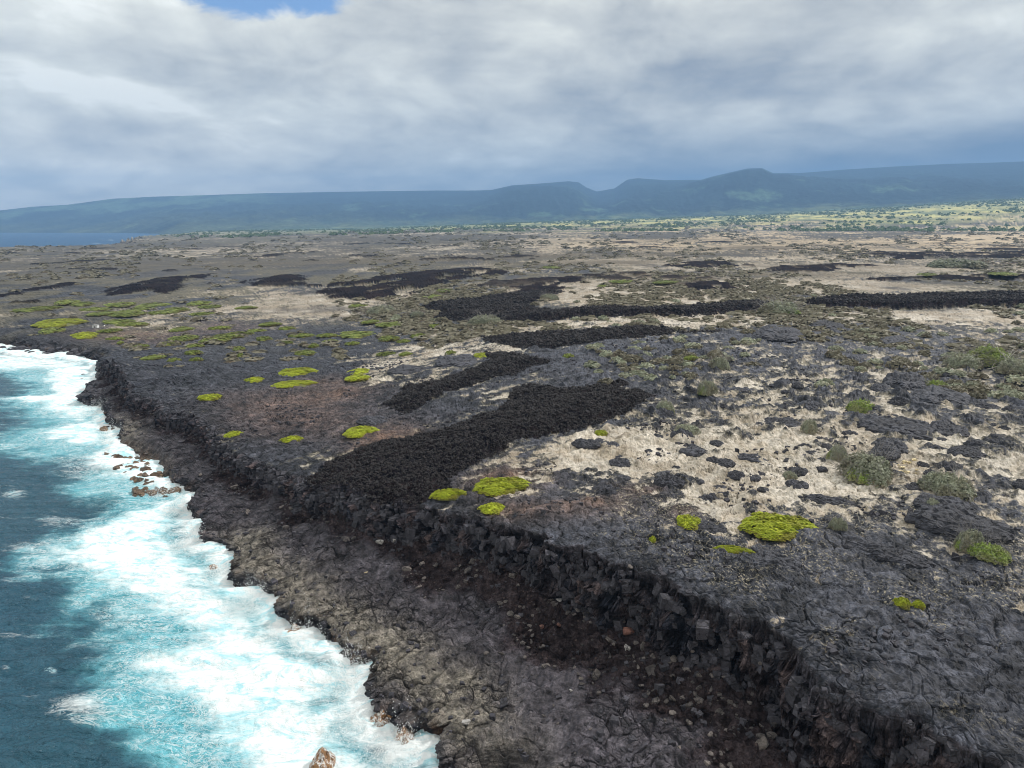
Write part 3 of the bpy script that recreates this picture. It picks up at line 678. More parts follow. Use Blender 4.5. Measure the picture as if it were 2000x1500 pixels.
# ================================================================ sky, sun, haze, camera
SUN_EL, SUN_AZ = math.radians(42), math.radians(70)     # azimuth measured from +Y towards +X
def build_light():
    w = bpy.data.worlds.new('World'); SC.world = w; w.use_nodes = True
    t = NT(w.node_tree)
    g = t.n('ShaderNodeTexCoord').outputs['Generated']
    s = t.n('ShaderNodeSeparateXYZ', {0: g}); x, y, z = s.outputs
    zz = t.m('ADD', t.m('MAXIMUM', z, 0.), .30)
    u = t.m('DIVIDE', x, zz); v = t.m('DIVIDE', y, zz)
    uv = t.n('ShaderNodeCombineXYZ', {0: u, 1: v, 2: 0.}).outputs[0]
    n1 = t.noise(t.vm('ADD', uv, (3.1, 7.7, 0)), 1.8, 8, .55, .5)
    n2 = t.noise(t.vm('ADD', uv, (11.3, 2.7, 4.)), 6.5, 7, .6, .4)
    n3 = t.noise(t.vm('MULTIPLY', g, (2.2, 2.2, 9.)), 1.6, 5, .5, .2)
    # broad brightness: brighter to the upper left, leaden low on the right
    b = t.m('ADD', t.m('ADD', t.m('MULTIPLY', t.m('SUBTRACT', n1, .5), 1.5), t.m('MULTIPLY', t.m('SUBTRACT', n2, .5), .5)), t.m('MULTIPLY', t.m('SUBTRACT', n3, .5), .9))
    bl = t.m('ABSOLUTE', t.m('SUBTRACT', t.noise(t.vm('ADD', uv, (1.3, 5.7, 2.)), 2.2, 6, .5, .3), .5))
    b = t.m('ADD', b, t.m('MULTIPLY', t.m('SUBTRACT', bl, .08), 1.6))
    b = t.m('ADD', b, t.mr(x, -.6, .65, .80, .42, smooth=False))
    b = t.m('ADD', b, t.mr(z, .03, .14, -.16, .04))
    b = t.m('SUBTRACT', b, t.m('MULTIPLY', t.mr(x, -.2, .3), t.mr(z, .07, .14, .20, 0.)))
    b = t.m('ADD', b, t.m('MULTIPLY', t.mr(x, .1, -.45), t.mr(z, .05, .14, .30, 0.)))
    ramp = t.n('ShaderNodeValToRGB', {0: b})
    cr = ramp.color_ramp
    for i, (p, c) in enumerate([(0.0, (112, 120, 132)), (.2, (140, 142, 145)), (.42, (168, 168, 164)), (.64, (194, 193, 185)), (.86, (217, 216, 205)), (1.0, (236, 235, 225))]):
        e = cr.elements[i] if i < 2 else cr.elements.new(p)
        e.position = p; e.color = (*tolin(c), 1)
    cloud = ramp.outputs[0]
    dk = t.m('MULTIPLY', t.mr(x, -.25, .35), t.mr(z, .06, .15, 1., 0.))
    cloud = t.mix(dk, cloud, t.mix(1., cloud, (.60, .64, .70), 'MULTIPLY'))
    lt = t.m('MULTIPLY', t.mr(x, -.05, -.45), t.mr(z, .05, .16, 1., 0.))
    cloud = t.mix(lt, cloud, t.mix(1., cloud, (1.5, 1.4, 1.28), 'MULTIPLY'))
    sky = t.n('ShaderNodeTexSky', sky_type='NISHITA', sun_disc=False, sun_elevation=SUN_EL, sun_rotation=SUN_AZ, altitude=40.).outputs[0]
    blue = t.mix(1., sky, (.075, .092, .115), 'MULTIPLY')
    # a torn gap near the top left of the view, a few more out of view
    gx, gy, gz = ray(470, -12); l = math.sqrt(gx*gx+gy*gy+gz*gz); gx, gy, gz = gx/l, gy/l, gz/l
    dx = t.m('DIVIDE', t.m('SUBTRACT', x, gx), .12); dz = t.m('DIVIDE', t.m('SUBTRACT', z, gz+.004), .024)
    q = t.m('SQRT', t.m('ADD', t.m('MULTIPLY', dx, dx), t.m('MULTIPLY', dz, dz)))
    q = t.m('ADD', q, t.m('MULTIPLY', t.m('SUBTRACT', n2, .5), 2.0))
    gap = t.m('MULTIPLY', t.mr(q, .6, 1.15, 1., 0.), t.mr(y, 0., .1))
    gap2 = t.m('MULTIPLY', t.mr(n1, .62, .7), t.mr(z, .42, .6))
    gap = t.m('MAXIMUM', gap, gap2)
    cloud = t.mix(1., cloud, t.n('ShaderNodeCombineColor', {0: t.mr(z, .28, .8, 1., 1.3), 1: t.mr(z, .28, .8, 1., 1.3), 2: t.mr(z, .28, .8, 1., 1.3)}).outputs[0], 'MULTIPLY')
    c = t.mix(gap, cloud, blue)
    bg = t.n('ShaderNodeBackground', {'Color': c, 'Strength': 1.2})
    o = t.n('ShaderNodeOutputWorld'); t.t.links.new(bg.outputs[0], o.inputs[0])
    ld = bpy.data.lights.new('sun', 'SUN'); ld.energy = SUN_E; ld.angle = math.radians(SUN_ANG); ld.color = (1., .95, .88)
    lo = bpy.data.objects.new('sun', ld); COL.objects.link(lo)
    d = Vector((math.sin(SUN_AZ)*math.cos(SUN_EL), math.cos(SUN_AZ)*math.cos(SUN_EL), math.sin(SUN_EL)))
    lo.rotation_euler = (d).to_track_quat('Z', 'Y').to_euler(); lo.location = d*200
SUN_E, SUN_ANG = 3.0, 5.0
def build_haze():
    import bmesh
    x0, x1, y0, y1, z0, z1 = -19000, 19000, -300, 19500, -20, 1400
    me = bpy.data.meshes.new('haze'); bm = bmesh.new(); bmesh.ops.create_cube(bm, size=1.)
    for v in bm.verts: v.co = ((x0+x1)/2+v.co.x*(x1-x0), (y0+y1)/2+v.co.y*(y1-y0), (z0+z1)/2+v.co.z*(z1-z0))
    bm.to_mesh(me); bm.free()
    m, t = mat_new('haze_air')
    v = t.n('ShaderNodeVolumePrincipled', {'Color': (.31, .57, 1., 1), 'Density': HAZE_D, 'Anisotropy': 0.})
    finish(t, None, vol=v.outputs[0]); me.materials.append(m)
    o = bpy.data.objects.new('haze', me); COL.objects.link(o); tag(o, kind='stuff'); return o
HAZE_D = 9.5e-5
def build_camera():
    cd = bpy.data.cameras.new('camera'); cd.sensor_width = 36; cd.lens = 36*FPX/2000; cd.clip_start = .5; cd.clip_end = 60000
    co = bpy.data.objects.new('camera', cd); COL.objects.link(co); co.location = (0, 0, CAMH)
    co.rotation_euler = (math.radians(90)-PITCH, 0, 0); SC.camera = co
    vs = SC.view_settings; vs.view_transform = 'Standard'; vs.look = 'None'; vs.exposure = EXPO; vs.gamma = 1
EXPO = 0.32

# ================================================================ spray thrown up against the shelf
def build_spray():
    m, t = mat_new('spray_drops')
    d = t.n('ShaderNodeBsdfDiffuse', {'Color': (.93, .96, .97, 1)}).outputs[0]; r = t.n('ShaderNodeBsdfTranslucent', {'Color': (.93, .96, .97, 1)}).outputs[0]
    finish(t, t.n('ShaderNodeMixShader', {0: .5, 1: d, 2: r}).outputs[0])
    rs = np.random.RandomState(77); P = []; K = 3
    for px, py, a, n in ((366, 990, 2.2, 2600), (390, 1062, 2.4, 2600), (442, 1118, 1.8, 1500), (505, 1175, 2.6, 2600), (560, 1240, 1.8, 1400), (610, 1258, 2.4, 2400), (690, 1322, 2.8, 3400), (715, 1400, 1.9, 1600), (800, 1460, 2.2, 2000), (186, 745, 3.5, 1800), (205, 800, 3., 1300), (235, 850, 3., 1200), (330, 960, 2.2, 900)):
        n = n*K; x, y = at(px, py, .5)
        q = rs.randn(n, 3)*np.array([a*.6, a*.6, 0]); hgt = np.abs(rs.randn(n))**1.3*a*.42*np.exp(-(q[:, 0]**2+q[:, 1]**2)/(a*a))*(.4+1.2*(pn(q[:, 0]*1.3+px, q[:, 1]*1.3)+.4).clip(0))
        P.append(np.stack([x-.6+q[:, 0], y-.3+q[:, 1], .35+hgt], 1))
    P = np.concatenate(P); n = len(P); s = (.010+.022*rs.rand(n)**2)[:, None]
    tet = np.array([(1, 1, 1), (-1, -1, 1), (-1, 1, -1), (1, -1, -1)], float)
    V = (P[:, None]+tet[None]*s[:, None]).reshape(-1, 3); F = (np.array([(0, 1, 2), (0, 3, 1), (0, 2, 3), (1, 3, 2)])[None]+4*np.arange(n)[:, None, None]).reshape(-1, 3)
    o = bpy.data.objects.new('sea_spray', tri_mesh('sea_spray', V, F, m)); COL.objects.link(o); tag(o, kind='stuff')
# ================================================================ placing things on the ground
_RND = random.Random(5); _NR = np.random.RandomState(11)
def zground(X, Y):
    X = np.atleast_1d(np.asarray(X, float)); Y = np.atleast_1d(np.asarray(Y, float))
    h, M = ground(X, Y); h, D = detail(X, Y, h, M, (np.hypot(X, Y)*.0014).astype(F4))
    return h, M
def hits(pts):
    """where the lines of sight through these photo points first meet the ground"""
    out = []
    d = np.array([ray(*p) for p in pts]); hor = np.hypot(d[:, 0], d[:, 1])
    R = np.geomspace(30, 7000, 900)
    zr = CAMH+R[None]*(d[:, 2]/hor)[:, None]
    X = R[None]*(d[:, 0]/hor)[:, None]; Y = R[None]*(d[:, 1]/hor)[:, None]
    H = ground(X, Y, full=False)
    below = zr < H
    i = np.where(below.any(1), below.argmax(1), len(R)-1)
    n = np.arange(len(pts))
    a0 = zr[n, i-1]-H[n, i-1]; a1 = zr[n, i]-H[n, i]; f = a0/(a0-a1+1e-9); r = R[i-1]+(R[i]-R[i-1])*np.clip(f, 0, 1)
    x = r*d[:, 0]/hor; y = r*d[:, 1]/hor
    z, _ = zground(x, y)
    return x, y, z, r
def link(o, parent=None):
    COL.objects.link(o)
    if parent is not None: o.parent = parent
    return o
def obj(name, me, parent=None, loc=None, rz=0., sc=None):
    o = bpy.data.objects.new(name, me); link(o, parent)
    if loc is not None: o.location = loc
    o.rotation_euler = (0, 0, rz)
    if sc is not None: o.scale = sc
    return o

# ---------------------------------------------------------------- plant materials
def leaf_mat(name, c1, c2, c3, rough=.6, trans=.25):
    m, t = mat_new(name)
    pos = t.n('ShaderNodeTexCoord').outputs['Object']
    rnd = t.n('ShaderNodeObjectInfo').outputs['Random']
    at_ = t.n('ShaderNodeSeparateColor', {0: t.n('ShaderNodeAttribute', attribute_name='lv').outputs['Color']}).outputs
    c = t.mix(at_[0], tolin(c1), tolin(c2)); c = t.mix(t.mr(at_[1], .8, .95), c, tolin(c3))
    c = t.mix(t.m('MULTIPLY', t.mr(t.noise(pos, .9, 3), .45, .62), .6), c, tolin(c3))
    v = t.mr(rnd, 0., 1., .8, 1.15, smooth=False)
    c = t.mix(1., c, t.n('ShaderNodeCombineColor', {0: v, 1: v, 2: v}).outputs[0], 'MULTIPLY')
    b = t.n('ShaderNodeBsdfPrincipled', {'Base Color': c, 'Roughness': rough, 'Specular IOR Level': .25}).outputs[0]
    tr = t.n('ShaderNodeBsdfTranslucent', {'Color': c}).outputs[0]
    finish(t, t.n('ShaderNodeMixShader', {0: trans, 1: b, 2: tr}).outputs[0]); return m
def rock_mat(name, c1, c2, wet=0., veins=False):
    m, t = mat_new(name)
    pos = t.n('ShaderNodeNewGeometry').outputs['Position']
    rnd = t.n('ShaderNodeObjectInfo').outputs['Random']
    at_ = t.n('ShaderNodeSeparateColor', {0: t.n('ShaderNodeAttribute', attribute_name='lv').outputs['Color']}).outputs
    c = t.mix(t.m('MULTIPLY', t.m('ADD', rnd, at_[0]), .5), tolin(c1), tolin(c2))
    n = t.m('MULTIPLY', t.mr(t.noise(pos, 1.7, 6, .65), .3, .7, .55, 1.45), t.mr(t.noise(pos, 9., 4, .6), .3, .7, .75, 1.25))
    c = t.mix(1., c, t.n('ShaderNodeCombineColor', {0: n, 1: n, 2: n}).outputs[0], 'MULTIPLY')
    cr = t.mr(t.vor(t.vm('ADD', pos, t.vm('MULTIPLY', t.n('ShaderNodeTexNoise', {'Vector': pos, 'Scale': .8}).outputs['Color'], (1.5, 1.5, 1.5))), .9, 'DISTANCE_TO_EDGE'), 0., .04, .8, 0.)
    c = t.mix(cr, c, (.012, .011, .013))
    if veins:
        s = t.vm('MULTIPLY', pos, (1., 1., .35)); w = t.m('ABSOLUTE', t.m('SUBTRACT', t.noise(s, 1.8, 5, .65, .8), .5))
        c = t.mix(t.mr(w, .01, .045, .9, 0.), c, (.85, .88, .9))
    h = t.m('SUBTRACT', t.noise(pos, 2.6, 8, .7), t.m('MULTIPLY', cr, .3))
    bmp = t.n('ShaderNodeBump', {'Strength': .9, 'Distance': .3, 'Height': h}).outputs[0]
    b = t.n('ShaderNodeBsdfPrincipled', {'Base Color': c, 'Roughness': .75-wet, 'Normal': bmp, 'Specular IOR Level': .4})
    finish(t, b.outputs[0]); return m
def plain_mat(name, c, rough=.6):
    m, t = mat_new(name); pos = t.n('ShaderNodeTexCoord').outputs['Object']
    n = t.mr(t.noise(pos, 6., 5, .6), .3, .7, .75, 1.15)
    cc = t.mix(1., tolin(c), t.n('ShaderNodeCombineColor', {0: n, 1: n, 2: n}).outputs[0], 'MULTIPLY')
    finish(t, t.n('ShaderNodeBsdfPrincipled', {'Base Color': cc, 'Roughness': rough}).outputs[0]); return m

# ---------------------------------------------------------------- leafy mats and shrubs
def leaf_cloud(n, rad, hgt, size, seed, lobes=3, up=.75, shell=.2, stem=False):
    """n small leaves through a low, uneven crown"""
    rs = np.random.RandomState(seed)
    th = rs.rand(n)*2*np.pi; q = np.sqrt(rs.rand(n))
    ph = rs.rand(6)*6.28
    edge = 1+.09*np.sin(2*th+ph[0])+.08*np.sin(3*th+ph[1])+.05*np.sin(5*th+ph[2])+.05*np.sin(9*th+ph[3])
    x = q*edge*np.cos(th); y = q*edge*np.sin(th)
    lump = 1+.40*fbm(x*2.2+seed, y*2.2, 3, seed=seed)+.45*fbm(x*6., y*6., 2, seed=seed+1)
    top = np.sqrt(np.maximum(1-q**2.6, 0.02))*lump
    gap = fbm(x*4.+9, y*4., 3, seed=seed+2) > .5
    z = top*(1-shell*rs.rand(n)**1.5)-gap*.25
    c = np.stack([x*rad, y*rad, np.maximum(z, .02)*hgt], 1)
    d = np.stack([x*1.0, y*1.0, np.full(n, up)], 1)+rs.randn(n, 3)*.6
    d /= np.linalg.norm(d, axis=1)[:, None]
    a = np.cross(d, rs.randn(n, 3)); a /= np.linalg.norm(a, axis=1)[:, None]; b = np.cross(d, a)
    s = size*(.6+.8*rs.rand(n))[:, None]
    V = np.stack([c-a*s*.5-b*s*.5, c+a*s*.35-b*s*.5, c+a*s*.5+b*s*.5, c-a*s*.35+b*s*.5], 1).reshape(-1, 3)
    Fc = np.arange(n*4).reshape(n, 4)
    hgtn = np.clip(z, 0, 1)
    lv = np.repeat(np.stack([np.clip(.5+.5*fbm(x*2.5, y*2.5, 3, seed=seed+4)+.3*rs.randn(n), 0, 1), np.clip(q**3*.75+rs.rand(n)*.3, 0, 1), hgtn], 1), 4, 0)
    return V, Fc, lv
def add_lv(me, lv):
    a = me.attributes.new('lv', 'FLOAT_COLOR', 'POINT'); c = np.ones((len(me.vertices), 4), F4); c[:, :3] = lv
    a.data.foreach_set('color', c.ravel())
def dome(rad, hgt, seed, n=26):
    rs = np.random.RandomState(seed); th = np.linspace(0, 2*np.pi, n, endpoint=False); V = []; ph = rs.rand(6)*6.28
    edge = 1+.09*np.sin(2*th+ph[0])+.08*np.sin(3*th+ph[1])
    for k, q in enumerate((1.0, .8, .55, .28)):
        for j in range(n): V.append((rad*.93*q*edge[j]*math.cos(th[j]), rad*.93*q*edge[j]*math.sin(th[j]), hgt*.72*math.sqrt(max(0, 1-q**2.6))-(.3 if k == 0 else 0)))
    V.append((0, 0, hgt*.74)); F = []
    for k in range(3):
        for j in range(n): F.append((k*n+j, k*n+(j+1) % n, (k+1)*n+(j+1) % n, (k+1)*n+j))
    for j in range(n): F.append((3*n+j, 3*n+(j+1) % n, len(V)-1, len(V)-1))
    return V, F
def dome_mesh(name, rad, hgt, seed, mat):
    V, F = dome(rad, hgt, seed)
    me = bpy.data.meshes.new(name); me.from_pydata(V, [], [tuple(dict.fromkeys(f)) for f in F]); me.materials.append(mat); return me
def leaf_mesh(name, mat, *a, **k):
    V, Fc, lv = leaf_cloud(*a, **k); me = tri_mesh(name, V, Fc, mat); add_lv(me, lv); return me
def twig_mesh(name, mat, rad, hgt, n, seed, thick=.02):
    """bare forking twigs fanned out of one base"""
    rs = random.Random(seed); V = []; F = []
    def seg(p, q, r0, r1):
        d = (q-p).normalized(); u = d.orthogonal().normalized(); w = d.cross(u); b = len(V)
        for c, r in ((p, r0), (q, r1)):
            for k in range(3):
                a = k*2.094; V.append(tuple(c+(u*math.cos(a)+w*math.sin(a))*r))
        for k in range(3): F.append((b+k, b+(k+1) % 3, b+3+(k+1) % 3, b+3+k))
    def grow(p, d, l, r, lev):
        q = p
        for i in range(3):
            d = (d+Vector((rs.gauss(0, .18), rs.gauss(0, .18), rs.gauss(0, .12)))).normalized(); q2 = q+d*l/3
            seg(q, q2, r*(1-i*.2), r*(.8-i*.2)); q = q2
            if lev > 0 and i > 0:
                dd = (d+Vector((rs.gauss(0, .6), rs.gauss(0, .6), rs.gauss(.1, .3)))).normalized(); grow(q, dd, l*.6, r*.6, lev-1)
    for i in range(n):
        a = rs.random()*6.283; e = rs.uniform(.25, 1.2)
        d = Vector((math.cos(a)*math.cos(e)*rad, math.sin(a)*math.cos(e)*rad, math.sin(e)*hgt)); l = d.length
        grow(Vector((0, 0, 0)), d.normalized(), l, thick, 2)
    me = bpy.data.meshes.new(name); me.from_pydata(V, [], F); me.materials.append(mat); return me

# ---------------------------------------------------------------- rocks
def ico(sub):
    import bmesh
    bm = bmesh.new(); bmesh.ops.create_icosphere(bm, subdivisions=sub, radius=1.)
    V = np.array([v.co[:] for v in bm.verts]); F = np.array([[v.index for v in f.verts] for f in bm.faces]); bm.free(); return V, F
_ICO = {k: ico(k) for k in (1, 2, 3, 5)}
ico3 = _ICO[3]
def rock_shape(seed, sub=2, flat=.7, ang=1.):
    rs = np.random.RandomState(seed); V, F = _ICO[sub]; V = V.copy()
    # cut by random planes for angular faces
    for _ in range(9):
        d = rs.randn(3); d /= np.linalg.norm(d); k = .38+.34*rs.rand()
        e = V@d-k; V -= np.outer(np.maximum(e, 0), d)*ang
    V *= 1+.08*rs.randn(len(V), 1)*(.5 if sub > 2 else 1)
    V *= np.array([1, .6+.5*rs.rand(), flat*(.6+.5*rs.rand())])
    return V, F
def rock_mesh(name, seed, mat, sub=2, flat=.7):
    V, F = rock_shape(seed, sub, flat); me = tri_mesh(name, V, F, mat); add_lv(me, np.full((len(V), 3), .5)); return me
def outcrop_mesh(name, seed, mat, peaks=3, sub=5):
    """a cracked, slabby hummock of lava"""
    V, F = _ICO[sub]; V = V.copy(); rs = np.random.RandomState(seed)
    x, y, z = V.T; top = z > -.15
    o1, o2 = rs.rand(2)*40
    n = fbm(x*1.4+o1, y*1.4+o2, 4, seed=seed, gain=.6); n2 = fbm(x*4.+o2, y*4.+z*2+o1, 3, seed=seed+3, ridged=True)
    g1, g2, gv = worley(x*2.2+o1, y*2.2+o2, seed % 7)
    k = 1+.30*n+.10*n2
    V[:, 0] *= k; V[:, 1] *= k
    V[:, 2] = np.where(top, z*(.75+.8*np.maximum(n+.25, 0)+.35*(gv-.5)-.22*ss(.12, 0., g2-g1)+.10*n2), z)
    me = tri_mesh(name, V, F, mat); add_lv(me, np.stack([gv, gv, gv], 1)); return me

def merged(name, shapes, mat, kind='stuff', label=None):
    Vs, Fs, Ls = [], [], []; b = 0
    for V, F, lv in shapes:
        Vs.append(V); Fs.append(F+b); Ls.append(lv); b += len(V)
    me = tri_mesh(name, np.concatenate(Vs), np.concatenate(Fs), mat); add_lv(me, np.concatenate(Ls))
    o = obj(name, me); tag(o, label=label, kind=kind); return o

def scatter(name, X, Y, Z, S, mat, shapes, rs, tilt=.6):
    """thousands of stones in one mesh"""
    Vs, Fs, Ls = [], [], []; b = 0; k = np.arange(len(X)) % len(shapes)
    for i, (V, F) in enumerate(shapes):
        m = k == i; n = int(m.sum())
        if not n: continue
        a = rs.rand(n)*6.283; ca, sa = np.cos(a), np.sin(a); tx = rs.randn(n)*tilt; ct, st = np.cos(tx), np.sin(tx)
        x = V[None, :, 0]+0*a[:, None]; y = V[None, :, 1]*ct[:, None]-V[None, :, 2]*st[:, None]; z = V[None, :, 1]*st[:, None]+V[None, :, 2]*ct[:, None]
        P = np.stack([x*ca[:, None]-y*sa[:, None], x*sa[:, None]+y*ca[:, None], z], -1)*S[m][:, None, None]+np.stack([X[m], Y[m], Z[m]+S[m]*.15], -1)[:, None]
        Vs.append(P.reshape(-1, 3)); Fs.append((F[None]+(len(V)*np.arange(n))[:, None, None]).reshape(-1, 3)+b); b += n*len(V)
        Ls.append(np.repeat(rs.rand(n)**2, len(V))[:, None]*np.ones(3))
    me = tri_mesh(name, np.concatenate(Vs), np.concatenate(Fs), mat); add_lv(me, np.concatenate(Ls)); o = obj(name, me); tag(o, kind='stuff'); return o

# ================================================================ the things
MATS = [ # px, py, w, h (photo pixels), label
 (1520, 1013, 140, 56, 'largest bright yellow green cushion bush, on pale ash beside black lava near the right'),
 (1346, 1014, 54, 28, 'round lime green cushion bush on a small black mound left of the largest green bush'),
 (1275, 1049, 16, 9, 'tiny lime green tuft on bare grey lava near the scarp rim'),
 (1432, 1070, 72, 15, 'thin flat yellow green mat in front of the black lava pile near the scarp'),
 (980, 940, 122, 40, 'large yellow green cushion bush on rust coloured ash beside the black clinker flow'),
 (962, 990, 58, 21, 'bright lime cushion bush below the large bush beside the black clinker flow'),
 (876, 970, 78, 18, 'narrow yellow green strip of bushes along the lower edge of the black clinker flow'),
 (705, 839, 68, 24, 'oval lime green bush on rust brown lava above the black clinker flow'),
 (570, 856, 46, 10, 'small flat green bush left of the oval bush on dark lava'),
 (457, 843, 38, 12, 'small flat green bush right at the rim of the dark cliff alcove'),
 (410, 776, 46, 11, 'lone flat lime bush on black lava behind the sea pillar'),
 (497, 739, 40, 10, 'small lime bush on black lava left of the paired green mats'),
 (580, 722, 78, 20, 'upper mat of the pair of wide green mats left of the pale ash streak'),
 (572, 747, 82, 15, 'lower mat of the pair of wide green mats left of the pale ash streak'),
 (703, 722, 50, 14, 'upper olive mat among white ash streaks near the middle'),
 (698, 737, 48, 13, 'lower olive mat among white ash streaks near the middle'),
 (1174, 843, 28, 12, 'small green bush at the right tip of the large black clinker flow'),
 (1760, 1190, 30, 12, 'larger yellow patch of two on the grey slope above the right scarp'),
 (1792, 1192, 20, 9, 'smaller yellow patch of two on the grey slope above the right scarp'),
 (942, 692, 38, 14, 'green bush draped over a black lava hump in the middle'),
 (165, 652, 44, 12, 'bright lime mat near the rim of the left bay'),
 (115, 627, 76, 16, 'wide green mat left of the small white hut')]
FIELD = [(132, 590, 40, 9), (160, 592, 40, 9), (185, 601, 50, 8), (235, 592, 50, 10), (300, 591, 60, 13), (390, 590, 46, 10), (345, 603, 44, 9), (320, 608, 50, 9), (410, 597, 40, 8), (250, 606, 40, 8), (102, 643, 42, 12), (60, 605, 60, 7),
 (225, 661, 30, 5), (250, 612, 60, 10), (527, 632, 42, 8), (500, 645, 40, 7), (470, 650, 50, 9), (450, 656, 54, 11), (360, 657, 52, 12), (355, 640, 44, 10), (380, 676, 36, 6), (700, 648, 84, 16), (590, 652, 50, 9), (645, 665, 30, 9), (612, 671, 22, 8),
 (760, 661, 44, 12), (820, 653, 42, 11), (790, 666, 30, 7), (770, 630, 70, 13), (845, 577, 50, 8), (870, 566, 40, 8), (515, 660, 32, 8), (690, 672, 30, 6), (755, 689, 40, 9), (792, 691, 28, 8), (467, 683, 24, 9), (470, 695, 14, 5), (597, 687, 40, 13),
 (612, 675, 22, 5), (300, 697, 46, 9), (340, 703, 26, 5), (378, 691, 34, 6), (384, 702, 24, 5), (275, 677, 28, 4), (235, 667, 12, 5), (420, 664, 60, 10), (330, 672, 40, 6), (640, 655, 40, 7), (560, 667, 24, 6), (205, 612, 60, 8), (280, 600, 44, 8), (90, 600, 50, 6),
 (430, 640, 40, 6), (395, 612, 44, 7), (725, 628, 40, 8), (880, 690, 24, 7), (850, 637, 30, 6), (1080, 520, 40, 7), (1215, 548, 50, 8), (1300, 552, 50, 8), (1180, 556, 30, 6), (230, 625, 60, 9), (260, 632, 50, 8), (215, 645, 40, 6), (480, 600, 40, 6), (700, 596, 40, 7), (560, 640, 34, 7), (1960, 541, 40, 7), (1810, 540, 30, 6), (1350, 700, 30, 8), (1110, 697, 26, 6)]
SHRUBS = [ # px, py, w, h, green share, label
 (950, 627, 72, 22, 0, 'large rounded grey green shrub at the near edge of the long black flow'),
 (1522, 602, 84, 30, 1, 'big domed grey and green shrub standing in the gap of the long black flow'),
 (745, 606, 66, 17, 0, 'wide grey green shrub left of the black flow tip in the middle distance'),
 (815, 615, 36, 12, 0, 'small grey shrub next to the wide grey green shrub in the middle distance'),
 (1405, 711, 44, 26, 0, 'pale grey green shrub beside a dark outcrop in the upper right field'),
 (1380, 766, 40, 32, 1, 'upright grey shrub with green skirt right of the large black flow'),
 (1300, 796, 38, 28, 1, 'grey green shrub at the right tip of the large black flow'),
 (1340, 840, 56, 20, 0, 'low spreading grey shrub on white ash below the black flow tip'),
 (1580, 836, 34, 26, 0, 'small silver grey shrub on mottled ash in the right field'),
 (1635, 886, 38, 34, 1, 'grey shrub left of the cream coloured boulders'),
 (1692, 920, 100, 50, 1, 'large grey shrub with green left side beside the cream coloured boulders'),
 (1542, 926, 30, 14, 0, 'tiny grey shrub in the middle of the white ash field'),
 (1850, 952, 86, 42, 1, 'brownish green shrub behind the black lava pile at right'),
 (1635, 1033, 34, 22, 1, 'pale green tussock on black lava right of the largest green bush'),
 (1892, 1062, 46, 40, 1, 'upright grey twiggy shrub with lime patch near the right edge'),
 (1932, 1088, 62, 24, 2, 'grass green low shrub near the right edge, in front of the twiggy one'),
 (1820, 991, 30, 20, 0, 'silver tuft at the left end of the black lava pile'),
 (1680, 794, 50, 24, 2, 'green shrub with grey top in the upper right field'),
 (1828, 751, 42, 16, 2, 'low green shrub beside dark outcrops at upper right'),
 (1882, 708, 60, 28, 0, 'grey shrub left of the bare white branches'),
 (1930, 704, 80, 34, 2, 'large green shrub behind the bare white branches'),
 (1985, 722, 60, 30, 0, 'grey green shrub at the right edge under the bare white branches'),
 (1868, 516, 100, 17, 0, 'wide low grey green thicket in the far right plain'),
 (1072, 580, 44, 14, 0, 'grey shrub at the right tip of the black flow in the middle distance')]
CROPS = [ # px, py, w, h, label
 (1770, 738, 66, 36, 'large dark lava outcrop in the upper right field'), (1835, 770, 78, 30, 'broad dark lava outcrop in front of the large upper right outcrop'), (1718, 756, 28, 14, 'small dark knob left of the broad dark outcrops'),
 (1585, 785, 34, 18, 'small peaked black outcrop alone in the dry right field'), (1760, 828, 130, 32, 'very wide flat dark outcrop in the right field'), (1850, 832, 60, 28, 'dark outcrop right of the very wide flat one'),
 (1532, 818, 64, 20, 'smooth dark outcrop on pale ground above the ash field'), (1490, 822, 50, 14, 'low dark outcrop left of the smooth one above the ash field'), (1738, 866, 52, 26, 'upper of two jagged black outcrops above the cream boulders'), (1728, 884, 46, 22, 'lower of two jagged black outcrops above the cream boulders'),
 (1890, 880, 50, 18, 'small dark outcrop in the far right dry field'), (1870, 1020, 140, 46, 'huge cracked black slab mound near the right edge'), (1845, 988, 84, 30, 'rough black pile of lava on top of the cracked slab mound'),
 (1508, 1080, 90, 38, 'rough black lava pile on the grey rim right of the thin yellow mat'), (1145, 864, 52, 18, 'dark outcrop at the lower edge of the black flow tip'), (1243, 690, 60, 22, 'dark outcrop amid grey lava behind the large black flow'),
 (1095, 765, 40, 10, 'low dark hump on the far edge of the large black flow'), (1380, 1022, 70, 22, 'small black mound under the round lime bush'), (900, 697, 90, 26, 'jagged black hump with green bush on it'),
 (800, 718, 80, 20, 'dark slabby hump left of the narrow black flow'), (730, 818, 60, 18, 'dark hump below the start of the narrow black flow'), (1520, 648, 90, 24, 'dark ridge of broken lava behind the dry field'), (1620, 632, 60, 16, 'peaked dark ridge at the far edge of the grey lava sheet'),
 (1760, 662, 80, 20, 'dark broken outcrop at the right of the grey lava sheet'), (1470, 890, 60, 14, 'thin dark slab in the white ash field'), (1360, 880, 60, 16, 'dark slabs at the left of the white ash field'), (1620, 975, 80, 16, 'cracked brown slab right above the largest green bush'),
 (1690, 1060, 110, 24, 'smooth blue grey lava blister in the near right field'), (1760, 1085, 90, 26, 'dark swollen lava hump in the near right field')]

def place_set(items):
    return hits([(p[0], p[1]+p[3]*.35) for p in items])

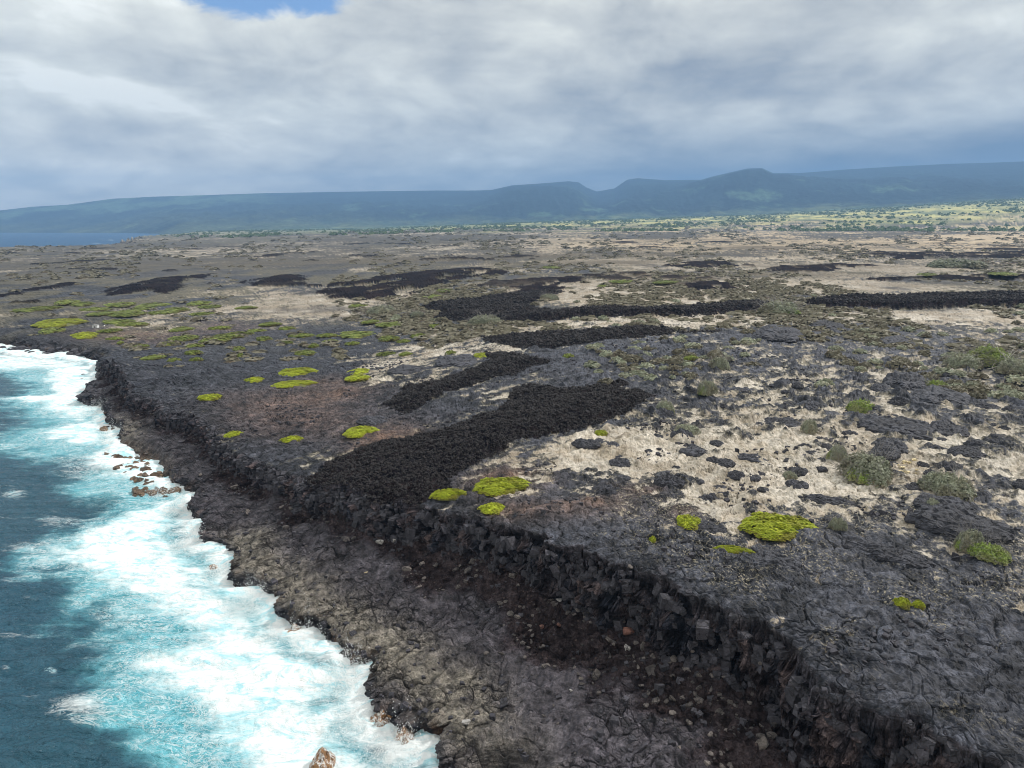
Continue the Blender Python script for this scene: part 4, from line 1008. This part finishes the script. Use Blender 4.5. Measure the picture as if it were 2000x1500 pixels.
def build_plants():
    m_lime = leaf_mat('cushion_leaves', (138, 154, 38), (194, 202, 62), (122, 108, 54))
    m_olive = leaf_mat('shrub_leaves', (142, 148, 126), (172, 176, 156), (146, 138, 116))
    m_green = leaf_mat('green_shrub_leaves', (122, 146, 66), (158, 176, 92), (150, 146, 110))
    m_fgreen = leaf_mat('field_cushion_leaves', (100, 116, 50), (146, 156, 80), (104, 88, 60))
    m_scrub = leaf_mat('scrub_leaves', (112, 108, 92), (140, 136, 118), (104, 94, 80))
    m_stem = plain_mat('dark_stems', (96, 98, 44)); m_twig = plain_mat('grey_twigs', (126, 122, 120)); m_bare = plain_mat('bleached_wood', (205, 200, 190))
    big = [leaf_mesh('cushion_foliage', m_lime, 9000, 1., 1., .055, 100+i, shell=.2) for i in range(2)]
    med = [leaf_mesh('cushion_foliage', m_lime, 2600, 1., 1., .10, 110+i, shell=.22) for i in range(3)]
    sml = [leaf_mesh('cushion_foliage', m_fgreen, 900, 1., 1., .15, 120+i, shell=.25) for i in range(5)]
    dm = [dome_mesh('cushion_stems', 1., 1., 100+i, m_stem) for i in range(2)]
    x, y, z, r = place_set(MATS)
    for i, (px, py, w, h, lab) in enumerate(MATS):
        s = w/2/FPX*math.hypot(r[i], CAMH-z[i])/1.05
        ang = math.atan2(CAMH-z[i], r[i]); deep = h/FPX*math.hypot(r[i], CAMH-z[i])/max(math.sin(ang), .08)/2*.8
        hh = min(.55+.12*s, 1.15)*(.45 if h < 16 and w > 60 else .8)
        o = obj('cushion_bush', None, None, (x[i], y[i], z[i]-.08), math.radians(-math.degrees(math.atan2(x[i], y[i]))))
        tag(o, lab, 'bush', 'yellow green cushion bushes')
        f = obj('foliage', big[i % 2] if w > 60 else med[i % 3], o, (0, 0, 0), 0, (s, deep, hh))
        obj('stems', dm[i % 2], o, (0, 0, 0), 0, (s*.92, deep*.92, hh*.9))
    x, y, z, r = place_set(FIELD)
    for i, (px, py, w, h) in enumerate(FIELD):
        sl = math.hypot(r[i], CAMH-z[i]); s = w/2/FPX*sl/1.05; ang = math.atan2(CAMH-z[i], r[i]); deep = h/FPX*sl/max(math.sin(ang), .05)/2*.75
        o = obj('cushion_bush', sml[i % 5], None, (x[i], y[i], z[i]-.1), -math.atan2(x[i], y[i]), (s, deep, .9))
        tag(o, 'low olive green cushion bush on the far lava plain behind the left bay' if px < 900 else 'low olive green bush on the dry far plain', 'bush', 'green cushion bushes of the far lava plain' if px < 900 else 'low green bushes on the dry plain')
    # shrubs
    sh = {k: [leaf_mesh('shrub_foliage', m, 5200, 1., 1., .07, 130+i+k*10, up=.5, shell=.5) for i in range(2)] for k, m in ((0, m_olive), (2, m_green))}
    tw = [twig_mesh('shrub_twigs', m_twig, 1.05, 1.1, 34, 140+i, .014) for i in range(2)]
    x, y, z, r = place_set(SHRUBS)
    for i, (px, py, w, h, gr, lab) in enumerate(SHRUBS):
        sl = math.hypot(r[i], CAMH-z[i]); s = w/2/FPX*sl; hh = min(h/FPX*sl*.75, s*1.3)
        o = obj('dry_shrub', None, None, (x[i], y[i], z[i]-.1), i*1.3); tag(o, lab, 'shrub', 'grey green shrubs')
        obj('foliage', sh[0 if gr < 2 else 2][i % 2], o, (0, 0, 0), i*.7, (s*.92, s*.85, hh))
        if gr == 1: obj('green_foliage', sh[2][i % 2], o, (-s*.35, -s*.2, 0), i, (s*.6, s*.5, hh*.6))
        obj('twigs', tw[i % 2], o, (0, 0, 0), i*2.1, (s, s, hh*1.08))
    # bleached dead branches
    x, y, z, r = hits([(1978, 728), (1925, 722)])
    for i, lab in enumerate(('bare white branches of a dead bush at the right edge', 'small bare white branch sticking out of the large green shrub')):
        me = twig_mesh('bare_branches', m_bare, 3.6-1.4*i, 2.6-.8*i, 5-2*i, 151+i, .13)
        o = obj('dead_branches', me, None, (x[i], y[i], z[i]), 2.2); tag(o, lab, 'branch', 'bare white branches')
    # dry scrub over the plain: the nearer clumps singly
    low = [leaf_mesh('scrub_foliage', m, 220, 1., 1., .26, 160+i, up=.5, shell=.5) for i, m in enumerate((m_olive, m_scrub, m_scrub, m_olive))]
    rs = np.random.RandomState(3); n = 2600
    px = rs.rand(n)*2100-50; py = 495+rs.rand(n)**1.3*290
    ok = (py < 640+.0*px) | ((px > 1150) & (py < 1000)) ; px, py = px[ok], py[ok]
    x, y, z, r = hits(list(zip(px, py)))
    _, M = ground(x, y)
    den = fbm(x/40., y/80., 3, seed=170)
    ok = (M['aa'] < .3) & (M['dc'] > 6) & (r < 1500) & (den > -.1) & ~((px < 420) & (py > 500) & (py < 575))
    idx = np.where(ok)[0]; idx = idx[np.argsort(r[idx]*(.6+.8*rs.rand(len(idx))))]
    for k, j in enumerate(idx[:270]):
        s = rs.uniform(.5, 1.3)*(1+r[j]/260.)
        o = obj('scrub_clump', low[k % 4], None, (x[j], y[j], z[j]-.1), rs.rand()*6, (s, s*rs.uniform(.8, 1.2), s*rs.uniform(.45, .8)))
        tag(o, 'small grey green scrub clump, one of hundreds dotted over the dry plain', 'shrub', 'scrub clumps dotted over the plain')
    # the rest of the scrub, and the woods on the far slope, as masses
    shapes = []; base = leaf_cloud(26, 1., 1., .8, 171, up=.5, shell=.5); bases = [leaf_cloud(26, 1., 1., .8, 171+i, up=.5, shell=.5) for i in range(6)]
    n = 17000; az = rs.uniform(-.72, .75, n); rr = 200/(1-rs.rand(n)*.94)**1.0
    X = rr*np.sin(az); Y = rr*np.cos(az); _, M = ground(X, Y)
    den = fbm(X/(30+rr/12), Y/(60+rr/6), 4, seed=172, gain=.6)
    ok = (M['aa'] < .3) & (M['dc'] > 10) & (den > rs.rand(n)*.5-.12) & ~((az < -.25) & (rr > 200) & (rr < 620) & (rs.rand(n) > .12)); X, Y, rr, az = X[ok], Y[ok], rr[ok], az[ok]; z, _ = zground(X, Y)
    for j in range(len(X)):
        V, Fc, lv = bases[j % 6]; s = rs.uniform(.5, 1.5)*(1+rr[j]/500.); hz = s*rs.uniform(.3, .55); s *= 1.15
        shapes.append((V*np.array([s, s, hz])+np.array([X[j], Y[j], z[j]]), Fc, lv))
    merged('distant_scrub', shapes, m_scrub)
    n = 26000; az = -.46+1.21*rs.rand(n)**.8; rr = rs.uniform(2300, 7400, n); X = rr*np.sin(az); Y = rr*np.cos(az)
    den = fbm(X/260., Y/600., 4, seed=173, gain=.6); ok = den+.25*ss(4500, 6800, rr) > rs.rand(n)*.35-.05; X, Y, rr = X[ok], Y[ok], rr[ok]
    z, _ = zground(X, Y); shapes = []
    for j in range(len(X)):
        V, Fc, lv = bases[j % 6]; s = 2+7*rs.rand()**2.5; shapes.append((V*np.array([s, s, s*.8])+np.array([X[j], Y[j], z[j]]), Fc, lv))
    m_tree = leaf_mat('distant_tree_leaves', (92, 112, 74), (118, 134, 90), (100, 114, 80))
    merged('distant_woodland', shapes, m_tree); print('plants', time.time()-T0)

def build_rocks():
    m_rock = rock_mat('fallen_rock', (44, 41, 44), (120, 112, 108)); m_shore = rock_mat('shore_rock', (74, 66, 60), (128, 104, 80), wet=.3)
    m_crop = rock_mat('outcrop_rock', (48, 48, 54), (78, 79, 88)); m_red = rock_mat('red_rock', (104, 74, 66), (122, 86, 76)); m_cream = rock_mat('cream_rock', (206, 186, 142), (226, 210, 170)); m_pale = rock_mat('pale_rock', (136, 134, 136), (160, 156, 152))
    m_surf = rock_mat('surf_rock', (126, 92, 60), (150, 110, 70), wet=.4, veins=True)
    m_dshore = rock_mat('dark_shore_rock', (46, 46, 54), (78, 76, 84), wet=.2)
    # outcrops
    crop = [outcrop_mesh('outcrop', 200+i, m_crop) for i in range(6)]
    x, y, z, r = place_set(CROPS)
    for i, (px, py, w, h, lab) in enumerate(CROPS):
        sl = math.hypot(r[i], CAMH-z[i]); s = w/2/FPX*sl; hh = min(max(.45*h/FPX*sl, .3), s*.6); dp = min(h/FPX*sl/math.sin(math.atan2(CAMH-z[i], r[i]))/2*.8, s*1.8)
        o = obj('lava_outcrop', crop[i % 6], None, (x[i], y[i], z[i]-.1), -math.atan2(x[i], y[i]), (s, dp, hh)); tag(o, lab, 'outcrop', 'dark lava outcrops')
    rs = np.random.RandomState(21); n = 420
    px = 1150+rs.rand(n)*880; py = 650+rs.rand(n)**.8*330
    x, y, z, r = hits(list(zip(px, py))); _, M = ground(x, y); ok = np.where((M['aa'] < .2) & (M['dun'] > 3))[0]
    for k, j in enumerate(ok[:130]):
        s = rs.uniform(.2, 1.0)+1.2*rs.rand()**5; o = obj('lava_outcrop', crop[k % 6], None, (x[j], y[j], z[j]-.12), rs.rand()*6, (s, s*rs.uniform(.6, 1.1), s*rs.uniform(.3, .6)))
        tag(o, 'small dark lava hump, one of many poking out of the dry mottled ground at right', 'outcrop', 'small lava humps of the right field')
    # rocks
    rk = [rock_mesh('rock', 300+i, m_rock) for i in range(8)]; sk = [rock_mesh('rock', 310+i, m_shore, flat=.85) for i in range(6)]; dk = [rock_mesh('rock', 320+i, m_dshore, flat=.8) for i in range(6)]
    specials = [(1058, 1228, 9, m_red, 'left of the two red rocks lying on the dark rubble under the scarp'), (1092, 1236, 10, m_red, 'small red rock right of the other one on the dark rubble'),
                (1230, 1234, 24, m_red, 'big reddish flat boulder on the rubble below the scarp'), (742, 1065, 18, m_pale, 'pale grey boulder on the rubble near the clinker flow'), (772, 1058, 16, m_pale, 'pale grey slab right of the pale boulder'),
                (1223, 1268, 20, m_pale, 'grey boulder below the big reddish flat boulder'), (1092, 1170, 14, m_pale, 'small pale stone halfway across the rubble field'), (715, 1117, 9, m_cream, 'tiny whitish stone on the smooth purple shelf'),
                (1190, 1185, 10, m_cream, 'whitish stone near the foot of the dark scarp'), (910, 1412, 20, m_pale, 'pale stone in the cracked rocks by the cave'), (837, 1232, 7, m_cream, 'white speck of stone on the shelf'),
                (1115, 1350, 8, m_pale, 'grey pebble boulder on the near shelf'), (1405, 1268, 10, m_pale, 'pale boulder among rubble below the near scarp')]
    x, y, z, r = hits([(p[0], p[1]) for p in specials])
    sp = {}
    for i, (px, py, w, m, lab) in enumerate(specials):
        s = w/2/FPX*math.hypot(r[i], CAMH-z[i])*1.1
        if m not in sp: sp[m] = rock_mesh('rock', 340+len(sp), m)
        o = obj('boulder', sp[m], None, (x[i], y[i], z[i]+s*.15), i*1.1, (s, s, s)); tag(o, lab, 'rock', 'odd coloured rocks on the shelf')
    # cream boulders heap
    cm = [rock_mesh('rock', 350+i, m_cream) for i in range(3)]
    pts = [(1720+rs.rand()*70, 902+rs.rand()*28) for _ in range(26)]; x, y, z, r = hits(pts)
    for i in range(26):
        s = rs.uniform(.25, .6); o = obj('cream_boulder', cm[i % 3], None, (x[i], y[i], z[i]+.1), rs.rand()*6, (s, s, s)); tag(o, 'cream coloured boulder in the pale heap right of the large grey shrub', 'rock', 'heap of cream boulders')
    # surf boulders of the small cove
    pts = [(206+rs.rand()*30, 888+rs.rand()*30) for _ in range(12)]+[(222+rs.rand()*75, 892+rs.rand()*32) for _ in range(70)]+[(262+rs.rand()*100, 925+rs.rand()*45) for _ in range(70)]+[(200+rs.rand()*22, 800+rs.rand()*45) for _ in range(9)]
    ww = [at(p[0], p[1], .4) for p in pts]
    for i, (xx, yy) in enumerate(ww):
        s = rs.uniform(.35, 1.1); o = obj('shore_boulder', sk[i % 6], None, (xx, yy, .2+rs.rand()*.4), rs.rand()*6, (s, s, s*.9)); tag(o, 'brown wet boulder lying in the foam of the small cove under the cliff', 'rock', 'brown boulders in the cove')
    pts = [(160+rs.rand()*36, 752+rs.rand()*45) for _ in range(34)]+[(rs.rand()*185, 683+rs.rand()*18+.0) for _ in range(70)]
    x, y, z, r = hits(pts)
    for i in range(len(pts)):
        s = rs.uniform(.5, 1.5)*(1 if i < 34 else 1.5); o = obj('shore_boulder', dk[i % 6], None, (x[i], y[i], max(z[i], .1)+.15), rs.rand()*6, (s, s, s*.8)); tag(o, 'black boulder piled at the foot of the sea pillar' if i < 34 else 'black boulder heaped on the far shore of the left bay', 'rock', 'black boulders below the sea pillar' if i < 34 else 'black boulders along the left bay')
    # lone brown rock and wave-washed rocks
    for px, py, s, m, lab, zz in ((630, 1497, 1.15, m_surf, 'brown rock awash in white foam at the bottom edge, water streaming off it', .35), (420, 1112, .9, m_surf, 'brown rock showing through foam beside the shelf edge', .1), (436, 1108, .8, m_surf, 'second brown rock touching the shelf edge in the foam', .2),
                              (575, 1240, 1.0, m_surf, 'wet brown rock under the overhanging shelf', .3), (790, 1448, 1.0, m_surf, 'foam streaked dark rock below the near shelf corner', .5), (745, 1415, 1.1, m_surf, 'foam streaked rock at the foot of the jutting shelf corner', .4)):
        xx, yy = at(px, py, .3); me = outcrop_mesh('surf_rock', int(px), m, sub=3)
        o = obj('surf_rock', me, None, (xx, yy, zz-.2), px, (s, s*.8, s*1.1)); tag(o, lab, 'rock')
    # rubble under the scarp: the largest singly, the rest as a mass
    n = 90000; X = rs.uniform(-95, 62, n); Y = rs.uniform(30, 165, n)
    _, M = ground(X, Y); q = M['tal']*(1-M['aa'])*np.clip(.35+2.2*fbm(X*.3, Y*.3, 3, seed=90), .05, 1.4)+.05*(1-M['upper'])*(M['dcn'] > 1.5); ok = rs.rand(n) < q*.85; X, Y = X[ok], Y[ok]
    z, M = zground(X, Y); r = np.hypot(X, Y); s = .11+.22*rs.rand(len(X))**2+.5*rs.rand(len(X))**16
    vis = np.argsort(-(s/r))[:285]; vs = set(vis.tolist()); big = [v for v in vis]
    for k, j in enumerate(big):
        sc = float(s[j]); o = obj('boulder', rk[k % 8], None, (X[j], Y[j], z[j]+sc*.25), rs.rand()*6, (sc, sc, sc))
        tag(o, 'dark angular lava boulder among the rubble between shelf and scarp', 'rock', 'boulders in the rubble under the scarp')
    keepm = np.ones(len(X), bool); keepm[vis] = False
    scatter('rubble', X[keepm], Y[keepm], z[keepm], s[keepm], m_rock, [rock_shape(360+i, 1) for i in range(10)], rs)
    # clinker blocks strewn over the rough flows
    m_cl = rock_mat('clinker_rock', (24, 21, 25), (46, 40, 40))
    X = []; Y = []; S = []
    for (P, amp, up_), n in zip(AAP[:6], (42000, 14000, 9000, 1200, 15000, 12000)):
        lo, hi = P.min(0)-2, P.max(0)+2; x = rs.uniform(lo[0], hi[0], n*3); y = rs.uniform(lo[1], hi[1], n*3); r = np.hypot(x, y)
        ok = (r < 420) & (sdpoly(x, y, P) > -3); x, y, r = x[ok][:n], y[ok][:n], r[ok][:n]
        X.append(x); Y.append(y); S.append((.08+.17*rs.rand(len(x))**2+.25*rs.rand(len(x))**12)*np.clip(r/90, .9, 2.6))
    X, Y, S = map(np.concatenate, (X, Y, S)); z, M = zground(X, Y); ok = (M['aa'] > .5)|(rs.rand(len(X)) < M['aa']*.8); X, Y, S, z = X[ok], Y[ok], S[ok], z[ok]
    scatter('clinker', X, Y, z, S, m_cl, [rock_shape(380+i, 1, .9) for i in range(8)], rs)
    # jointed blocks standing proud of the scarp and sea cliff
    m_bl = rock_mat('cliff_rock', (30, 31, 38), (74, 72, 80))
    n = 420000; X = rs.uniform(-110, 60, n); Y = rs.uniform(28, 190, n); z, M = zground(X, Y)
    w = M['cliff']*.75+.35*M['seacl']*M['land']*(z > .3)+.055*(1-M['aa'])*M['upper']*ss(.05, .4, fbm(X*.09, Y*.09, 4, seed=91))+.02*(1-M['upper'])*M['land']*(M['dcn'] > 2); ok = (rs.rand(n) < w) & (np.hypot(X, Y) < 230); X, Y, z = X[ok], Y[ok], z[ok]; M = {k: v[ok] for k, v in M.items() if k in ('t', 'cliff')}
    S = .13+.26*rs.rand(len(X))**1.5+.16*rs.rand(len(X))**9
    S = np.where(M['cliff'] > .3, S, S*.62)
    cube = np.array([(x, y, zz) for x in (-1, 1) for y in (-1, 1) for zz in (-1, 1)], float); CF = np.array([(0, 1, 3), (0, 3, 2), (4, 6, 7), (4, 7, 5), (0, 4, 5), (0, 5, 1), (2, 3, 7), (2, 7, 6), (0, 2, 6), (0, 6, 4), (1, 5, 7), (1, 7, 3)])
    shp = [((cube*np.array([1, .7+.4*rs.rand(), .6+.9*rs.rand()])+rs.randn(8, 3)*.17), CF) for _ in range(14)]
    scatter('cliff_blocks', X+.12, Y+.1, z-S*.25, S, m_bl, shp, rs, tilt=.3); print('blocks', len(X))
    print('rocks', time.time()-T0)

def build_hut():
    import bmesh
    m = plain_mat('white_paint', (226, 228, 226)); mr_ = plain_mat('grey_roof', (170, 170, 168)); md = plain_mat('grey_door', (120, 120, 118))  # door is a darker grey than walls and roof
    x, y, z, r = hits([(187, 640), (204, 637)])
    def box(name, sx, sy, sz, cz, mat, parent, dy=0.):
        me = bpy.data.meshes.new(name); bm = bmesh.new(); bmesh.ops.create_cube(bm, size=1.)
        bmesh.ops.bevel(bm, geom=bm.edges[:], offset=.02, segments=1, affect='EDGES')
        for v in bm.verts: v.co = (v.co.x*sx, v.co.y*sy+dy, v.co.z*sz+cz)
        bm.to_mesh(me); bm.free(); me.materials.append(mat); return obj(name, me, parent)
    o = obj('small_hut', None, None, (x[0], y[0], z[0])); tag(o, 'tiny white box hut standing alone on the lava behind the left bay', 'hut')
    box('walls', 1.9, 1.4, 1.1, .5, m, o); box('roof', 2.1, 1.6, .12, 1.12, mr_, o); box('door', .6, .03, .7, .42, md, o, -.72)
    V, F = _ICO[2]; me = tri_mesh('float', V*.28, F, m, smooth=True); o = obj('white_float', me, None, (x[1], y[1], z[1]+.2)); tag(o, 'small white ball lying right of the white hut', 'float')
build_camera(); build_light(); build_haze()
build_ground(); build_sea(); build_hills(); build_plants(); build_rocks(); build_hut(); build_spray()
SC.cycles.max_bounces = 4; SC.cycles.diffuse_bounces = 2; SC.cycles.volume_bounces = 0; SC.cycles.use_denoising = True; SC.cycles.filter_width = 1.0; SC.render.filter_size = 1.0
print('script', time.time()-T0)
